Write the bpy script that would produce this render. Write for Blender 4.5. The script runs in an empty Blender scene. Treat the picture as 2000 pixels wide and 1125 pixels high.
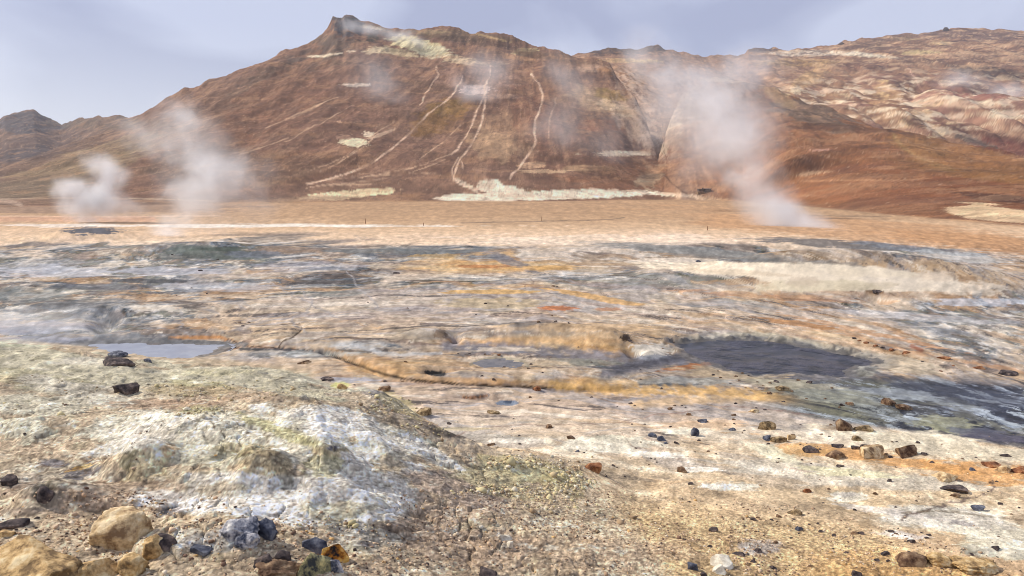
import bpy, bmesh, math, random
import numpy as np
from mathutils import Vector, Matrix
R = math.radians
C = bpy.context.scene.collection
SC = bpy.context.scene

# ------------------------------------------------------------------ camera
CZ = 3.2                      # eye height above the mud flats
F = 1444.0                    # focal length in pixels of a 2000 px wide picture
PITCH = math.atan((562.5 - 370.0) / F)
CP, SP = math.cos(PITCH), math.sin(PITCH)
cam = bpy.data.cameras.new('camera'); co = bpy.data.objects.new('camera', cam); C.objects.link(co)
cam.sensor_width = 36; cam.lens = 36 * F / 2000; cam.clip_start = 0.05; cam.clip_end = 20000
co.location = (0, 0, CZ); co.rotation_euler = (R(90) - PITCH, 0, 0)
SC.camera = co

# ------------------------------------------------------------------ light
SUN_EL, SUN_AZ = R(40), R(-72)          # azimuth measured from +Y (view direction) towards +X
sd = Vector((math.sin(SUN_AZ) * math.cos(SUN_EL), math.cos(SUN_AZ) * math.cos(SUN_EL), math.sin(SUN_EL)))
sl = bpy.data.lights.new('sun', 'SUN'); so = bpy.data.objects.new('sun', sl); C.objects.link(so)
sl.energy = 4.7; sl.angle = R(1.6); sl.color = (1.0, 0.94, 0.86)
so.rotation_euler = (-sd).to_track_quat('-Z', 'Y').to_euler()
w = bpy.data.worlds.new('World'); SC.world = w; w.use_nodes = True
nt = w.node_tree; N = nt.nodes; L = nt.links; N.clear()
out = N.new('ShaderNodeOutputWorld'); bg = N.new('ShaderNodeBackground'); L.new(bg.outputs[0], out.inputs[0])
sky = N.new('ShaderNodeTexSky'); sky.sky_type = 'NISHITA'; sky.sun_disc = False
sky.sun_elevation = SUN_EL; sky.sun_rotation = SUN_AZ; sky.air_density = 1.0; sky.dust_density = 2.0
bg.inputs[1].default_value = 0.10
tc = N.new('ShaderNodeTexCoord'); sep = N.new('ShaderNodeSeparateXYZ'); L.new(tc.outputs['Generated'], sep.inputs[0])
mp = N.new('ShaderNodeMapping'); mp.inputs['Scale'].default_value = (1.0, 1.0, 2.2); mp.inputs['Location'].default_value = (0.4, 0.2, 0.0)
L.new(tc.outputs['Generated'], mp.inputs[0])
n1 = N.new('ShaderNodeTexNoise'); n1.inputs['Scale'].default_value = 2.6; n1.inputs['Detail'].default_value = 5; n1.inputs['Roughness'].default_value = .45; n1.inputs['Distortion'].default_value = .4
L.new(mp.outputs[0], n1.inputs[0])
cr = N.new('ShaderNodeValToRGB'); cr.color_ramp.elements[0].position = .44; cr.color_ramp.elements[1].position = .57
cr.color_ramp.elements[0].color = (3.75, 4.3, 6.4, 1); cr.color_ramp.elements[1].color = (6.0, 6.65, 8.7, 1)
L.new(n1.outputs[0], cr.inputs[0])
hz = N.new('ShaderNodeMapRange'); hz.inputs['From Min'].default_value = .02; hz.inputs['From Max'].default_value = .2
hz.inputs['To Min'].default_value = .85; hz.inputs['To Max'].default_value = 0.0; L.new(sep.outputs[2], hz.inputs[0])
hx = N.new('ShaderNodeMapRange'); hx.inputs['From Min'].default_value = -.55; hx.inputs['From Max'].default_value = .25; hx.inputs['To Min'].default_value = 1.4; hx.inputs['To Max'].default_value = .35; L.new(sep.outputs[0], hx.inputs[0])
hh = N.new('ShaderNodeMath'); hh.operation = 'MULTIPLY'; hh.use_clamp = True; L.new(hz.outputs[0], hh.inputs[0]); L.new(hx.outputs[0], hh.inputs[1]); hz = hh
hm = N.new('ShaderNodeMix'); hm.data_type = 'RGBA'; L.new(hz.outputs[0], hm.inputs[0]); L.new(cr.outputs[0], hm.inputs[6]); hm.inputs[7].default_value = (8.2, 8.7, 9.9, 1)
cm = N.new('ShaderNodeMix'); cm.data_type = 'RGBA'; cm.inputs[0].default_value = .85
L.new(sky.outputs[0], cm.inputs[6]); L.new(hm.outputs[2], cm.inputs[7]); L.new(cm.outputs[2], bg.inputs[0])
SC.view_settings.view_transform = 'Standard'; SC.view_settings.look = 'None'; SC.view_settings.gamma = 1
SC.view_settings.exposure = 0.0; SC.view_settings.use_curve_mapping = False
cy = SC.cycles
cy.max_bounces = 5; cy.diffuse_bounces = 2; cy.glossy_bounces = 2; cy.transmission_bounces = 2; cy.volume_bounces = 2; cy.transparent_max_bounces = 12
cy.filter_width = 1.0; cy.use_denoising = True; cy.volume_step_rate = 1.0; cy.volume_max_steps = 128

# ------------------------------------------------------------------ numpy helpers
def sm(a, b, x):
    t = np.clip((x - a) / (b - a), 0, 1); return t * t * (3 - 2 * t)
def _h(ix, iy, seed):
    h = (ix.astype(np.int64) * 374761393 + iy.astype(np.int64) * 668265263 + seed * 1442695041) & 0xffffffff
    h = ((h ^ (h >> 13)) * 1274126177) & 0xffffffff
    return (h ^ (h >> 16)) & 0xffff
def noise(x, y, seed=0):                                  # gradient noise, about -1..1
    ix = np.floor(x); iy = np.floor(y); fx = (x - ix).astype(np.float32); fy = (y - iy).astype(np.float32)
    ix = ix.astype(np.int64); iy = iy.astype(np.int64)
    ux = fx * fx * fx * (fx * (fx * 6 - 15) + 10); uy = fy * fy * fy * (fy * (fy * 6 - 15) + 10)
    def g(dx, dy):
        a = _h(ix + dx, iy + dy, seed).astype(np.float32) * np.float32(2 * math.pi / 65536)
        return np.cos(a) * (fx - dx) + np.sin(a) * (fy - dy)
    a = g(0, 0); b = g(1, 0); c = g(0, 1); d = g(1, 1)
    return (a + (b - a) * ux + (c - a) * uy + (a - b - c + d) * ux * uy) * 1.5
def fbm(x, y, oct=4, seed=0, gain=.5, lac=2.03):
    s = 0; a = 1; t = 0
    for k in range(oct):
        s = s + a * noise(x, y, seed + 17 * k); t += a; a *= gain; x = x * lac + 3.1; y = y * lac + 1.7
    return s / t
def ridged(x, y, oct=4, seed=0, gain=.5):
    s = 0; a = 1; t = 0
    for k in range(oct):
        s = s + a * (1 - 2 * np.abs(noise(x, y, seed + 13 * k))); t += a; a *= gain; x = x * 2.03 + 5.2; y = y * 2.03 + 2.9
    return s / t
def voro(x, y, seed=0):                                   # F1, F2 of a jittered cell pattern, cell id
    ix = np.floor(x).astype(np.int64); iy = np.floor(y).astype(np.int64)
    d1 = np.full(x.shape, 9., np.float32); d2 = d1.copy(); cid = np.zeros(x.shape, np.int64)
    for dx in (-1, 0, 1):
        for dy in (-1, 0, 1):
            a = _h(ix + dx, iy + dy, seed) / 65536.; b = _h(ix + dx, iy + dy, seed + 7) / 65536.
            d = np.hypot(ix + dx + a - x, iy + dy + b - y).astype(np.float32)
            n = d < d1
            d2 = np.where(n, d1, np.minimum(d2, d)); cid = np.where(n, _h(ix + dx, iy + dy, seed + 3), cid); d1 = np.where(n, d, d1)
    return d1, d2, cid / 65536.
def ray(px, py):                                          # (x/y, (z-CZ)/y) of the sight line through a pixel
    vy = F * CP + (562.5 - py) * SP; vz = -F * SP + (562.5 - py) * CP
    return (px - 1000.) / vy, vz / vy
def project(x, y, z):
    dep = y * CP - (z - CZ) * SP; dep = np.where(np.abs(dep) < .05, .05, dep)
    return 1000 + F * x / dep, 562.5 - F * ((z - CZ) * CP + y * SP) / dep
def P(px, py, z=0.):                                      # pixel -> world point at height z
    t, m = ray(px, py); y = (z - CZ) / m; return t * y, y
def seg_dist(x, y, pts):                                  # distance to a polyline and the place along it (0..1)
    best = np.full(x.shape, 1e9, np.float32); along = np.zeros(x.shape, np.float32); n = len(pts) - 1
    for i in range(n):
        (ax, ay), (bx, by) = pts[i][:2], pts[i + 1][:2]
        vx, vy = bx - ax, by - ay; L2 = vx * vx + vy * vy + 1e-9
        t = np.clip(((x - ax) * vx + (y - ay) * vy) / L2, 0, 1)
        d = np.hypot(x - ax - t * vx, y - ay - t * vy)
        k = d < best; best = np.where(k, d, best); along = np.where(k, (i + t) / n, along)
    return best, along
def poly_sd(x, y, pts):                                   # signed distance to a closed polygon, negative inside
    d, _ = seg_dist(x, y, pts + [pts[0]]); ins = np.zeros(x.shape, bool); n = len(pts)
    for i in range(n):
        (ax, ay), (bx, by) = pts[i], pts[(i + 1) % n]
        c = ((ay > y) != (by > y)) & (x < (bx - ax) * (y - ay) / ((by - ay) if by != ay else 1e-9) + ax)
        ins ^= c
    return np.where(ins, -d, d)

# ------------------------------------------------------------------ terrain
def table(rows):
    tt, mm, dd = [], [], []
    for px, row, dist in rows:
        t, m = ray(px, row); tt.append(t); mm.append(m); dd.append(dist)
    return np.array(tt), np.array(mm), np.array(dd)
BASE = table([(-900, 402, 0), (0, 404, 0), (400, 398, 0), (700, 394, 0), (1000, 393, 0), (1300, 390, 0), (1450, 392, 0), (1600, 404, 0), (1800, 424, 0), (2000, 440, 0), (2900, 475, 0)])
HM = table([(-900, 385, 330), (-300, 372, 340), (0, 325, 380), (80, 302, 390), (140, 280, 400), (200, 255, 410), (270, 222, 420), (310, 203, 425), (350, 184, 430), (410, 155, 430), (470, 130, 435),
            (530, 108, 440), (600, 90, 445), (628, 73, 450), (640, 62, 450), (650, 42, 450), (658, 38, 450), (668, 38, 452), (674, 30, 452), (690, 27, 455), (698, 32, 455), (703, 37, 455), (730, 45, 455), (758, 56, 455), (800, 58, 452), (835, 55, 450),
            (880, 52, 448), (910, 60, 445), (940, 65, 440), (1000, 76, 430), (1060, 90, 420), (1120, 102, 405), (1160, 113, 395), (1190, 128, 385), (1215, 160, 370), (1240, 200, 350), (1265, 250, 325), (1285, 300, 300), (1300, 345, 270), (1330, 384, 245), (2900, 389, 240)])
HN = table([(-900, 392, 240), (1230, 388, 245), (1265, 350, 270), (1285, 300, 300), (1300, 258, 322), (1318, 218, 342), (1334, 186, 358), (1352, 164, 368), (1376, 152, 375), (1400, 149, 375), (1450, 158, 365), (1500, 171, 355), (1560, 190, 335), (1650, 218, 305),
            (1740, 244, 280), (1850, 274, 250), (2000, 298, 215), (2300, 320, 180), (2900, 350, 150)])
HR = table([(-900, 380, 500), (800, 300, 600), (1000, 150, 640), (1130, 104, 700), (1160, 99, 700), (1190, 96, 700), (1215, 99, 700), (1250, 99, 700), (1270, 92, 700), (1284, 90, 700), (1298, 98, 700), (1340, 103, 700), (1400, 107, 710), (1440, 109, 720), (1456, 103, 720), (1462, 95, 720), (1490, 92, 720), (1515, 95, 720), (1530, 98, 730),
            (1570, 93, 740), (1620, 88, 750), (1650, 80, 760), (1700, 75, 770), (1740, 68, 780), (1780, 65, 780), (1845, 59, 790), (1900, 54, 800), (1950, 58, 800), (2000, 60, 800), (2300, 50, 800), (2900, 90, 800)])
HL = table([(-900, 300, 760), (-300, 262, 760), (-60, 250, 760), (0, 232, 760), (8, 224, 760), (22, 222, 760), (40, 219, 760), (65, 218, 760), (80, 226, 760), (100, 235, 760), (118, 240, 750), (150, 233, 720), (190, 225, 700), (230, 223, 690), (270, 226, 680), (340, 240, 680), (500, 330, 600), (2900, 385, 600)])
def crest(tab, t):
    m = np.interp(t, tab[0], tab[1]); ms = sum(np.interp(t + o, tab[0], tab[1]) for o in (-.045, -.03, -.015, 0, .015, .03, .045)) / 7
    return m, ms, np.interp(t, tab[0], tab[2])

POOL_DARK_PX = [(1322, 672), (1400, 664), (1480, 664), (1560, 676), (1640, 690), (1700, 704), (1716, 710), (1700, 716), (1668, 716), (1652, 726), (1655, 738), (1600, 735), (1540, 728), (1480, 735), (1440, 728), (1400, 712), (1360, 700), (1335, 686)]
POOL_LEFT_PX = [(170, 673), (230, 670), (310, 672), (390, 672), (436, 675), (424, 683), (404, 693), (366, 700), (318, 698), (270, 694), (220, 688), (185, 681)]
POOL_MID_PX = [(926, 708), (950, 701), (990, 702), (1020, 708), (1026, 714), (1000, 719), (950, 719), (928, 714)]
ZP = -.11
pool_dark = [P(a, b, ZP) for a, b in POOL_DARK_PX]
pool_left = [P(a, b, ZP + .04) for a, b in POOL_LEFT_PX]
pool_mid = [P(a, b, ZP + .05) for a, b in POOL_MID_PX]
CHANNEL = [P(a, b) for a, b in [(630, 688), (660, 698), (700, 714), (740, 730), (775, 740), (830, 746), (900, 751), (980, 754), (1060, 757), (1130, 760), (1190, 762), (1240, 757), (1300, 760)]]
CRACKS = [[P(a, b) for a, b in [(360, 660), (420, 658), (455, 664), (470, 676), (520, 678), (560, 682), (630, 688)]],
          [P(a, b) for a, b in [(548, 684), (545, 674), (556, 664), (580, 655), (590, 640), (575, 628)]],
          [P(a, b) for a, b in [(470, 676), (440, 684), (455, 672)]],
          [P(a, b) for a, b in [(905, 775), (920, 778), (950, 773)]]]
# smooth bumps: (px, py, base z, half width m, half depth m, height m, exponent)
def bump(px, py, z, rx, ry, h, ang=0, k=2.0): x, y = P(px, py, z); return (x, y, rx, ry, h, R(ang), k)
MOUNDS = [
    bump(1300, 1180, .2, 3.4, 1.8, .06, 0), bump(1700, 870, .1, 5.5, 1.6, .06, -8), bump(1150, 880, .1, 1.5, .7, .10, 0), bump(60, 830, 1.2, .75, .5, .10, 0), bump(640, 835, .9, 1.1, .6, .10, -22), bump(1030, 925, .5, .55, .35, .16, -30),
    # flats: ridge above the small pool
    bump(830, 658, .1, .60, .5, .30, 10), bump(735, 668, .1, .9, .5, .16, 0), bump(980, 652, .1, .8, .5, .26), bump(1060, 650, .1, .7, .55, .26), bump(1140, 655, .1, .9, .6, .30), bump(1190, 664, .1, .55, .45, .30),
    bump(1010, 637, .1, 2.4, .7, .16), bump(1300, 650, .1, 1.0, .8, .08), bump(1272, 688, .1, .5, .35, .26),
    bump(975, 700, 0, .85, .35, .12), bump(870, 722, 0, 1.6, .5, .12, -6), bump(1100, 738, 0, 1.5, .4, .14, 0), bump(1400, 722, 0, .8, .35, .16), bump(1560, 745, 0, 1.6, .35, .10),
    bump(1690, 742, 0, .5, .22, .22), bump(500, 650, 0, 1.6, .7, .20), bump(620, 672, 0, 1.0, .4, .16), bump(300, 655, 0, 1.6, .3, .18, 4), bump(250, 610, 0, 1.6, .7, .22), bump(120, 600, 0, 1.2, .6, .22), bump(420, 600, 0, 2.2, 1.0, .16),
    # white mound on the right
    bump(1400, 535, .3, 3.2, 2.0, .62, -4), bump(1650, 540, .3, 3.2, 2.4, .84, -6), bump(1530, 545, .3, 3.0, 2.2, .40), bump(1790, 540, .3, 3.0, 1.9, .58, -10), bump(1900, 552, .3, 2.2, 1.5, .34), bump(1250, 520, .2, 3.0, 1.6, .22),
    # dark hummocks
    bump(410, 486, .2, 4.4, 2.2, .55), bump(340, 490, .2, 2.4, 1.6, .3), bump(760, 492, .1, 5, 2, .30), bump(1300, 487, .1, 7, 3, .30), bump(180, 455, .3, 2.8, 2.2, .75), bump(1650, 478, .2, 8, 4, .7), bump(290, 548, 0, 2.5, 1, .22), bump(60, 560, 0, 2, 1, .18),
]
HOLES = [bump(850, 729, 0, .26, .20, -.30), bump(990, 786, 0, .28, .20, -.16), bump(1234, 663, .3, .12, .3, -.42), bump(885, 650, .2, .12, .28, -.25), bump(200, 614, .2, .28, .9, -.35, 25), bump(1712, 569, .3, .35, .4, -.3), bump(928, 777, 0, .30, .10, -.10),
         bump(230, 989, 1.4, .09, .05, -.10), bump(820, 1052, .9, .03, .05, -.12)]
KNOBS = [  # crusty knobs on the sinter mound: px, py, z, rx, ry, h
    bump(522, 912, 1.45, .20, .17, .17, 0, 3), bump(600, 860, 1.5, .5, .14, .08, 0, 3), bump(640, 885, 1.45, .18, .14, .12, 0, 3), bump(440, 880, 1.6, .32, .16, .12), bump(285, 912, 1.42, .20, .16, .22, 0, 3), bump(390, 845, 1.5, .34, .2, .14), bump(735, 895, 1.2, .17, .12, .10),
    bump(310, 980, 1.6, .26, .12, .13), bump(85, 960, 1.5, .13, .10, .13), bump(130, 915, 1.6, .22, .12, .12), bump(420, 1010, 1.4, .2, .12, .09), bump(470, 1040, 1.4, .18, .12, .10), bump(380, 800, 1.2, .2, .14, .10), bump(50, 845, 1.4, .38, .2, .15),
    bump(690, 1000, 1.2, .3, .16, .10), bump(760, 1040, 1.0, .22, .14, .09), bump(1060, 905, .8, .4, .18, .08), bump(1440, 1080, .5, .26, .10, .10), bump(1880, 1100, .5, .5, .12, .11), bump(1960, 1078, .4, .2, .1, .06), bump(1650, 960, .2, .26, .12, .07), bump(1400, 950, .25, .3, .1, .05)]
# the sinter mound and the near ground: per column (px, [(pixel row or None, height, distance or None)...]) from the feet outwards
def _st(px, items):
    o = []; t = None
    for row, z, y in items:
        if y is None: t, m = ray(px, row); y = (z - CZ) / m
        o.append((y, z))
    return o
FG_COLS = [-900, 0, 200, 330, 450, 600, 740, 850, 950, 1100, 1250, 1500, 2000, 2900]
FG = [_st(px, it) for px, it in zip(FG_COLS, [
    [(None, 1.3, 1.), (1125, 1.35, None), (980, 1.35, None), (850, 1.35, None), (790, 1.2, None), (650, 1.25, None), (None, .1, 12.5)],
    [(None, 1.3, 1.), (1125, 1.38, None), (980, 1.38, None), (852, 1.35, None), (800, 1.12, None), (668, 1.15, None), (None, .0, 12.3)],
    [(None, 1.3, 1.), (1125, 1.36, None), (985, 1.36, None), (832, 1.42, None), (800, 1.1, None), (700, 1.05, None), (None, .0, 12.)],
    [(None, 1.3, 1.), (1125, 1.34, None), (990, 1.34, None), (822, 1.48, None), (790, 1.02, None), (716, .93, None), (None, .0, 11.7)],
    [(None, 1.3, 1.), (1125, 1.3, None), (990, 1.34, None), (806, 1.5, None), (784, .98, None), (719, .9, None), (None, .0, 11.6)],
    [(None, 1.2, 1.), (1125, 1.25, None), (990, 1.3, None), (792, 1.5, None), (780, .88, None), (738, .76, None), (None, .0, 11.4)],
    [(None, 1.1, 1.), (1125, 1.12, None), (990, 1.12, None), (800, 1.32, None), (800, .72, None), (790, .35, None), (None, .0, 11.4)],
    [(None, 1., 1.), (1125, .98, None), (1000, .95, None), (858, 1.02, None), (None, .15, 8.1), (None, .07, 9.5), (None, .0, 11.4)],
    [(None, .9, 1.), (1125, .86, None), (1000, .80, None), (908, .78, None), (None, .15, 7.9), (None, .07, 9.5), (None, .0, 11.4)],
    [(None, .8, 1.), (1125, .74, None), (1010, .62, None), (938, .52, None), (None, .14, 8.4), (None, .07, 9.6), (None, .0, 11.4)],
    [(None, .7, 1.), (1125, .62, None), (1020, .46, None), (960, .28, None), (None, .13, 8.6), (None, .07, 9.8), (None, .0, 11.6)],
    [(None, .6, 1.), (1125, .50, None), (1030, .34, None), (970, .22, None), (None, .12, 8.6), (None, .08, 10.), (None, .0, 12.)],
    [(None, .6, 1.), (1125, .55, None), (1040, .32, None), (980, .22, None), (None, .14, 8.6), (None, .08, 10.), (None, .0, 12.)],
    [(None, .6, 1.), (1125, .55, None), (1040, .35, None), (980, .25, None), (None, .14, 8.6), (None, .08, 10.), (None, .0, 12.)]])]
FG_T = [ray(px, 900)[0] for px in FG_COLS]
def foreground(x, y):
    x = x + .16 * noise(x / .9, y / .9, 15); y = y + .20 * noise(x / 1.1, y / 1.1, 16)
    t = x / np.maximum(y, 1.2); ks = [[np.interp(t, FG_T, [c[k][i] for c in FG]) for i in (0, 1)] for k in range(7)]
    z = np.where(y < ks[0][0], ks[0][1], 0.)
    for k in range(6):
        (ya, za), (yb, zb) = ks[k], ks[k + 1]; u = np.clip((y - ya) / np.maximum(yb - ya, .05), 0, 1); u = .45 * u + .55 * u * u * (3 - 2 * u)
        z = np.where(y >= ya, za + (zb - za) * u, z)
    return z
def gsum(x, y, items):
    s = np.zeros(x.shape, np.float32)
    for cx, cy_, rx, ry, h, a, k in items:
        m = (np.abs(x - cx) < 3 * max(rx, ry)) & (np.abs(y - cy_) < 3 * max(rx, ry))
        if not m.any(): continue
        dx = x[m] - cx; dy = y[m] - cy_; u = (dx * math.cos(a) + dy * math.sin(a)) / rx; v = (-dx * math.sin(a) + dy * math.cos(a)) / ry
        s[m] += h * np.exp(-(u * u + v * v) ** (k / 2) * .9)
    return s
def hills(x, y, detail=True):
    t = x / np.maximum(y, 1.)
    t = t + .0018 * noise(x / 23, y / 23, 5) * np.clip(y / 300, 0, 1)
    mb = np.interp(t, BASE[0], BASE[1]); yb = np.clip(-CZ / np.minimum(mb, -.008), 40, 320)
    def layer(tab, base, k, fall, tight=False):
        m, ms, yc = crest(tab, t); b = np.minimum(base, yc - 20)
        u = np.clip((y - b) / (yc - b), 0, 1); zc = CZ + (ms + (m - ms) * (sm(.55, 1., u) if tight else 1.)) * yc; z = zc * u ** k
        over = np.maximum(y - yc, 0)
        return np.where(zc > 0, z - fall * over - 0.0 * over, zc * u)
    zM = layer(HM, yb, 1.30, .5, True); zN = layer(HN, yb, 1.15, .55)
    zR = layer(HR, 330. + 0 * yb, .85, .3, True); zL = layer(HL, 430. + 0 * yb, 1.0, .3)
    far = sm(320, 420, y)
    z = np.maximum(np.maximum(zM, zN), np.maximum(zR, zL) * far + (far - 1) * 5)
    z = np.maximum(z, 0.)
    if detail:
        a = np.clip(z / 12, 0, 1)
        back = (np.maximum(zR, zL) * far >= z - .5) & (y > 330)
        # rills running down the slope, lumps, and the eroded domes of the back slope
        rill = ridged(t * 95 + 1.6 * noise(x / 40, y / 60, 61), y / 110., 3, 21)
        z = z + a * (.12 * rill + 4.4 * fbm(x / 38, y / 38, 4, 31) + .75 * fbm(x / 7, y / 9, 4, 41, .6)) + np.clip(z / 60, 0, 1) * 3.2 * fbm(x / 16, y / 60, 4, 43)
        tc_, mc = t, (z - CZ) / np.maximum(y, 1)
        bad = sm(.37 * 1, .44, t) * sm(.045, .075, mc) * sm(.170, .135, mc) * back
        z = z - bad * 4.5 * (1 - np.abs(noise(x / 26 + .5 * noise(x / 60, y / 60, 8), y / 70, 77)) * 2.2) * (1)
        z = z + bad * .8 * np.abs(noise(x / 9, y / 30, 79))
        crag = sm(.12, .0, np.abs(t + .222) / .4) * np.exp(-((t + .226) / .022) ** 2) * sm(400, 440, y) * sm(560, 470, y)
        z = z + crag * 3.0 * ridged(x / 7, y / 7, 3, 91)
    return z
def ground(x, y, fine=True):
    z = np.zeros(x.shape, np.float32)
    n = y < 60
    if n.any():
        X, Y = x[n], y[n]
        fg = foreground(X, Y).astype(np.float32); g = gsum(X, Y, MOUNDS) * np.where(Y > 11, .8, 1.); g[Y < 13] += fg[Y < 13]; mnd = np.where(Y < 12.6, fg, 0)
        wx = X + .12 * noise(X * 1.3, Y * 1.3, 3); wy = Y + .12 * noise(X * 1.3, Y * 1.3, 4)
        k = gsum(wx, wy, HOLES)
        kn = .70 * gsum(X + .04 * noise(X * 7, Y * 7, 3), Y + .04 * noise(X * 7, Y * 7, 4), KNOBS)
        z_ = g + k + kn
        ff = sm(42, 24, Y)
        crust = sm(.45, .8, mnd)
        far_ = sm(9, 13, Y)
        z_ += ff * (.05 * fbm(X / 2.6, Y / 2.6, 3, 51) * (1 + far_) + .030 * fbm(X / .55, Y / .55, 3, 53) * sm(30, 14, Y))
        z_ += crust * .012 * ridged((X + .3 * Y) / .32, (Y + 1.2 * g) / .30, 4, 157, .6)
        z_ += crust * (.038 * ridged(X / .8, Y / .7, 4, 57, .55) + .022 * np.abs(fbm(X / .30, Y / .28, 4, 58, .6)) * 1.5)
        if fine:
            nf = sm(14, 9, Y)
            z_ += nf * (.011 * fbm(X / .09, Y / .09, 3, 59, .6))
            q = Y < 12
            if q.any():
                xx, yy = X[q], Y[q]
                c1, c2, cid = voro(xx / .13 + .35 * noise(xx / .2, yy / .2, 11), yy / .13 + .35 * noise(xx / .2, yy / .2, 12), 5)
                cr_ = sm(.10, .0, c2 - c1) * sm(-.1, .5, fbm(xx / .7, yy / .7, 2, 62)) * crust[q]
                z_[q] += -.026 * cr_ + crust[q] * .020 * (cid - .5)
        for i, (poly, zp, rim) in enumerate(((pool_dark, ZP, .11), (pool_left, ZP + .04, .02), (pool_mid, ZP + .05, .03))):
            cx = sum(p[0] for p in poly) / len(poly); cyy = sum(p[1] for p in poly) / len(poly)
            m = (np.abs(X - cx) < 6.5) & (np.abs(Y - cyy) < 5.5)
            if m.any():
                d = poly_sd(X[m] + .16 * fbm(X[m] * 2.2, Y[m] * 2.2, 3, 71, .6), Y[m] + .22 * fbm(X[m] * 2.2, Y[m] * 2.2, 3, 72, .6), poly)
                back = sm(cyy - .3, cyy + .5, Y[m]) if i == 0 else 1.
                wide = 1.1 if i == 0 else .7; zt = (zp - .035) + (.035 + (.13 if i == 0 else .06)) * np.clip((d + .26) / wide, -.6, 1)
                cr_ = rim * np.exp(-((d - .22) / .13) ** 2) * sm(-.15, .3, fbm(X[m] * 1.7, Y[m] * 1.7, 3, 73, .6)) * (.35 + .65 * back)
                zt = zt + .020 * fbm(X[m] * 6, Y[m] * 4, 3, 74, .6) * sm(.6, .1, np.abs(d)); k_ = sm(wide + .5, .2, d); z_[m] = z_[m] * (1 - k_) + zt * k_ + cr_
        d, al = seg_dist(X + .05 * noise(X * 2, Y * 2, 75), Y + .05 * noise(X * 2, Y * 2, 76), CHANNEL)
        z_ -= .09 * np.exp(-(d / .075) ** 2) * sm(1.0, .75, al)
        sidey = np.interp(X, [p[0] for p in CHANNEL], [p[1] for p in CHANNEL])
        z_ += .045 * sm(-.10, .35, Y - sidey) * sm(1.4, .3, Y - sidey) * sm(CHANNEL[0][0] - .5, CHANNEL[0][0], X) * sm(CHANNEL[-2][0], CHANNEL[-4][0], X)
        for c in CRACKS:
            d, al = seg_dist(X + .07 * noise(X * 3, Y * 3, 75), Y + .07 * noise(X * 3, Y * 3, 76), c)
            z_ -= .045 * np.exp(-(d / .09) ** 2)
        z[n] = z_
    z += .10 * fbm(x / 9, y / 9, 3, 81) * sm(14, 30, y) * sm(200, 60, y)
    return z
def H(x, y, fine=True):
    x = np.asarray(x, np.float64); y = np.asarray(y, np.float64)
    z = ground(x, y, fine).astype(np.float64)
    m = y > 38
    if m.any(): z[m] = z[m] + hills(x[m], y[m])
    return z
def at(pix):                                              # pixels -> points where the sight lines meet the ground
    px = np.array([p[0] for p in pix], float); py = np.array([p[1] for p in pix], float)
    t, m = ray(px, py); ys = np.geomspace(2.2, 1100, 900); o = []
    X = t[:, None] * ys[None]; Z = CZ + m[:, None] * ys[None]; Y = np.broadcast_to(ys[None], X.shape)
    G = H(X.ravel(), Y.ravel()).reshape(X.shape); below = G >= Z
    for i in range(len(px)):
        k = int(np.argmax(below[i])) if below[i].any() else len(ys) - 1
        k = max(k, 1); a = Z[i, k - 1] - G[i, k - 1]; b = G[i, k] - Z[i, k]; f = a / (a + b + 1e-9)
        y = ys[k - 1] + (ys[k] - ys[k - 1]) * f; o.append((t[i] * y, y, float(H(np.array([t[i] * y]), np.array([y]))[0])))
    return o
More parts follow.
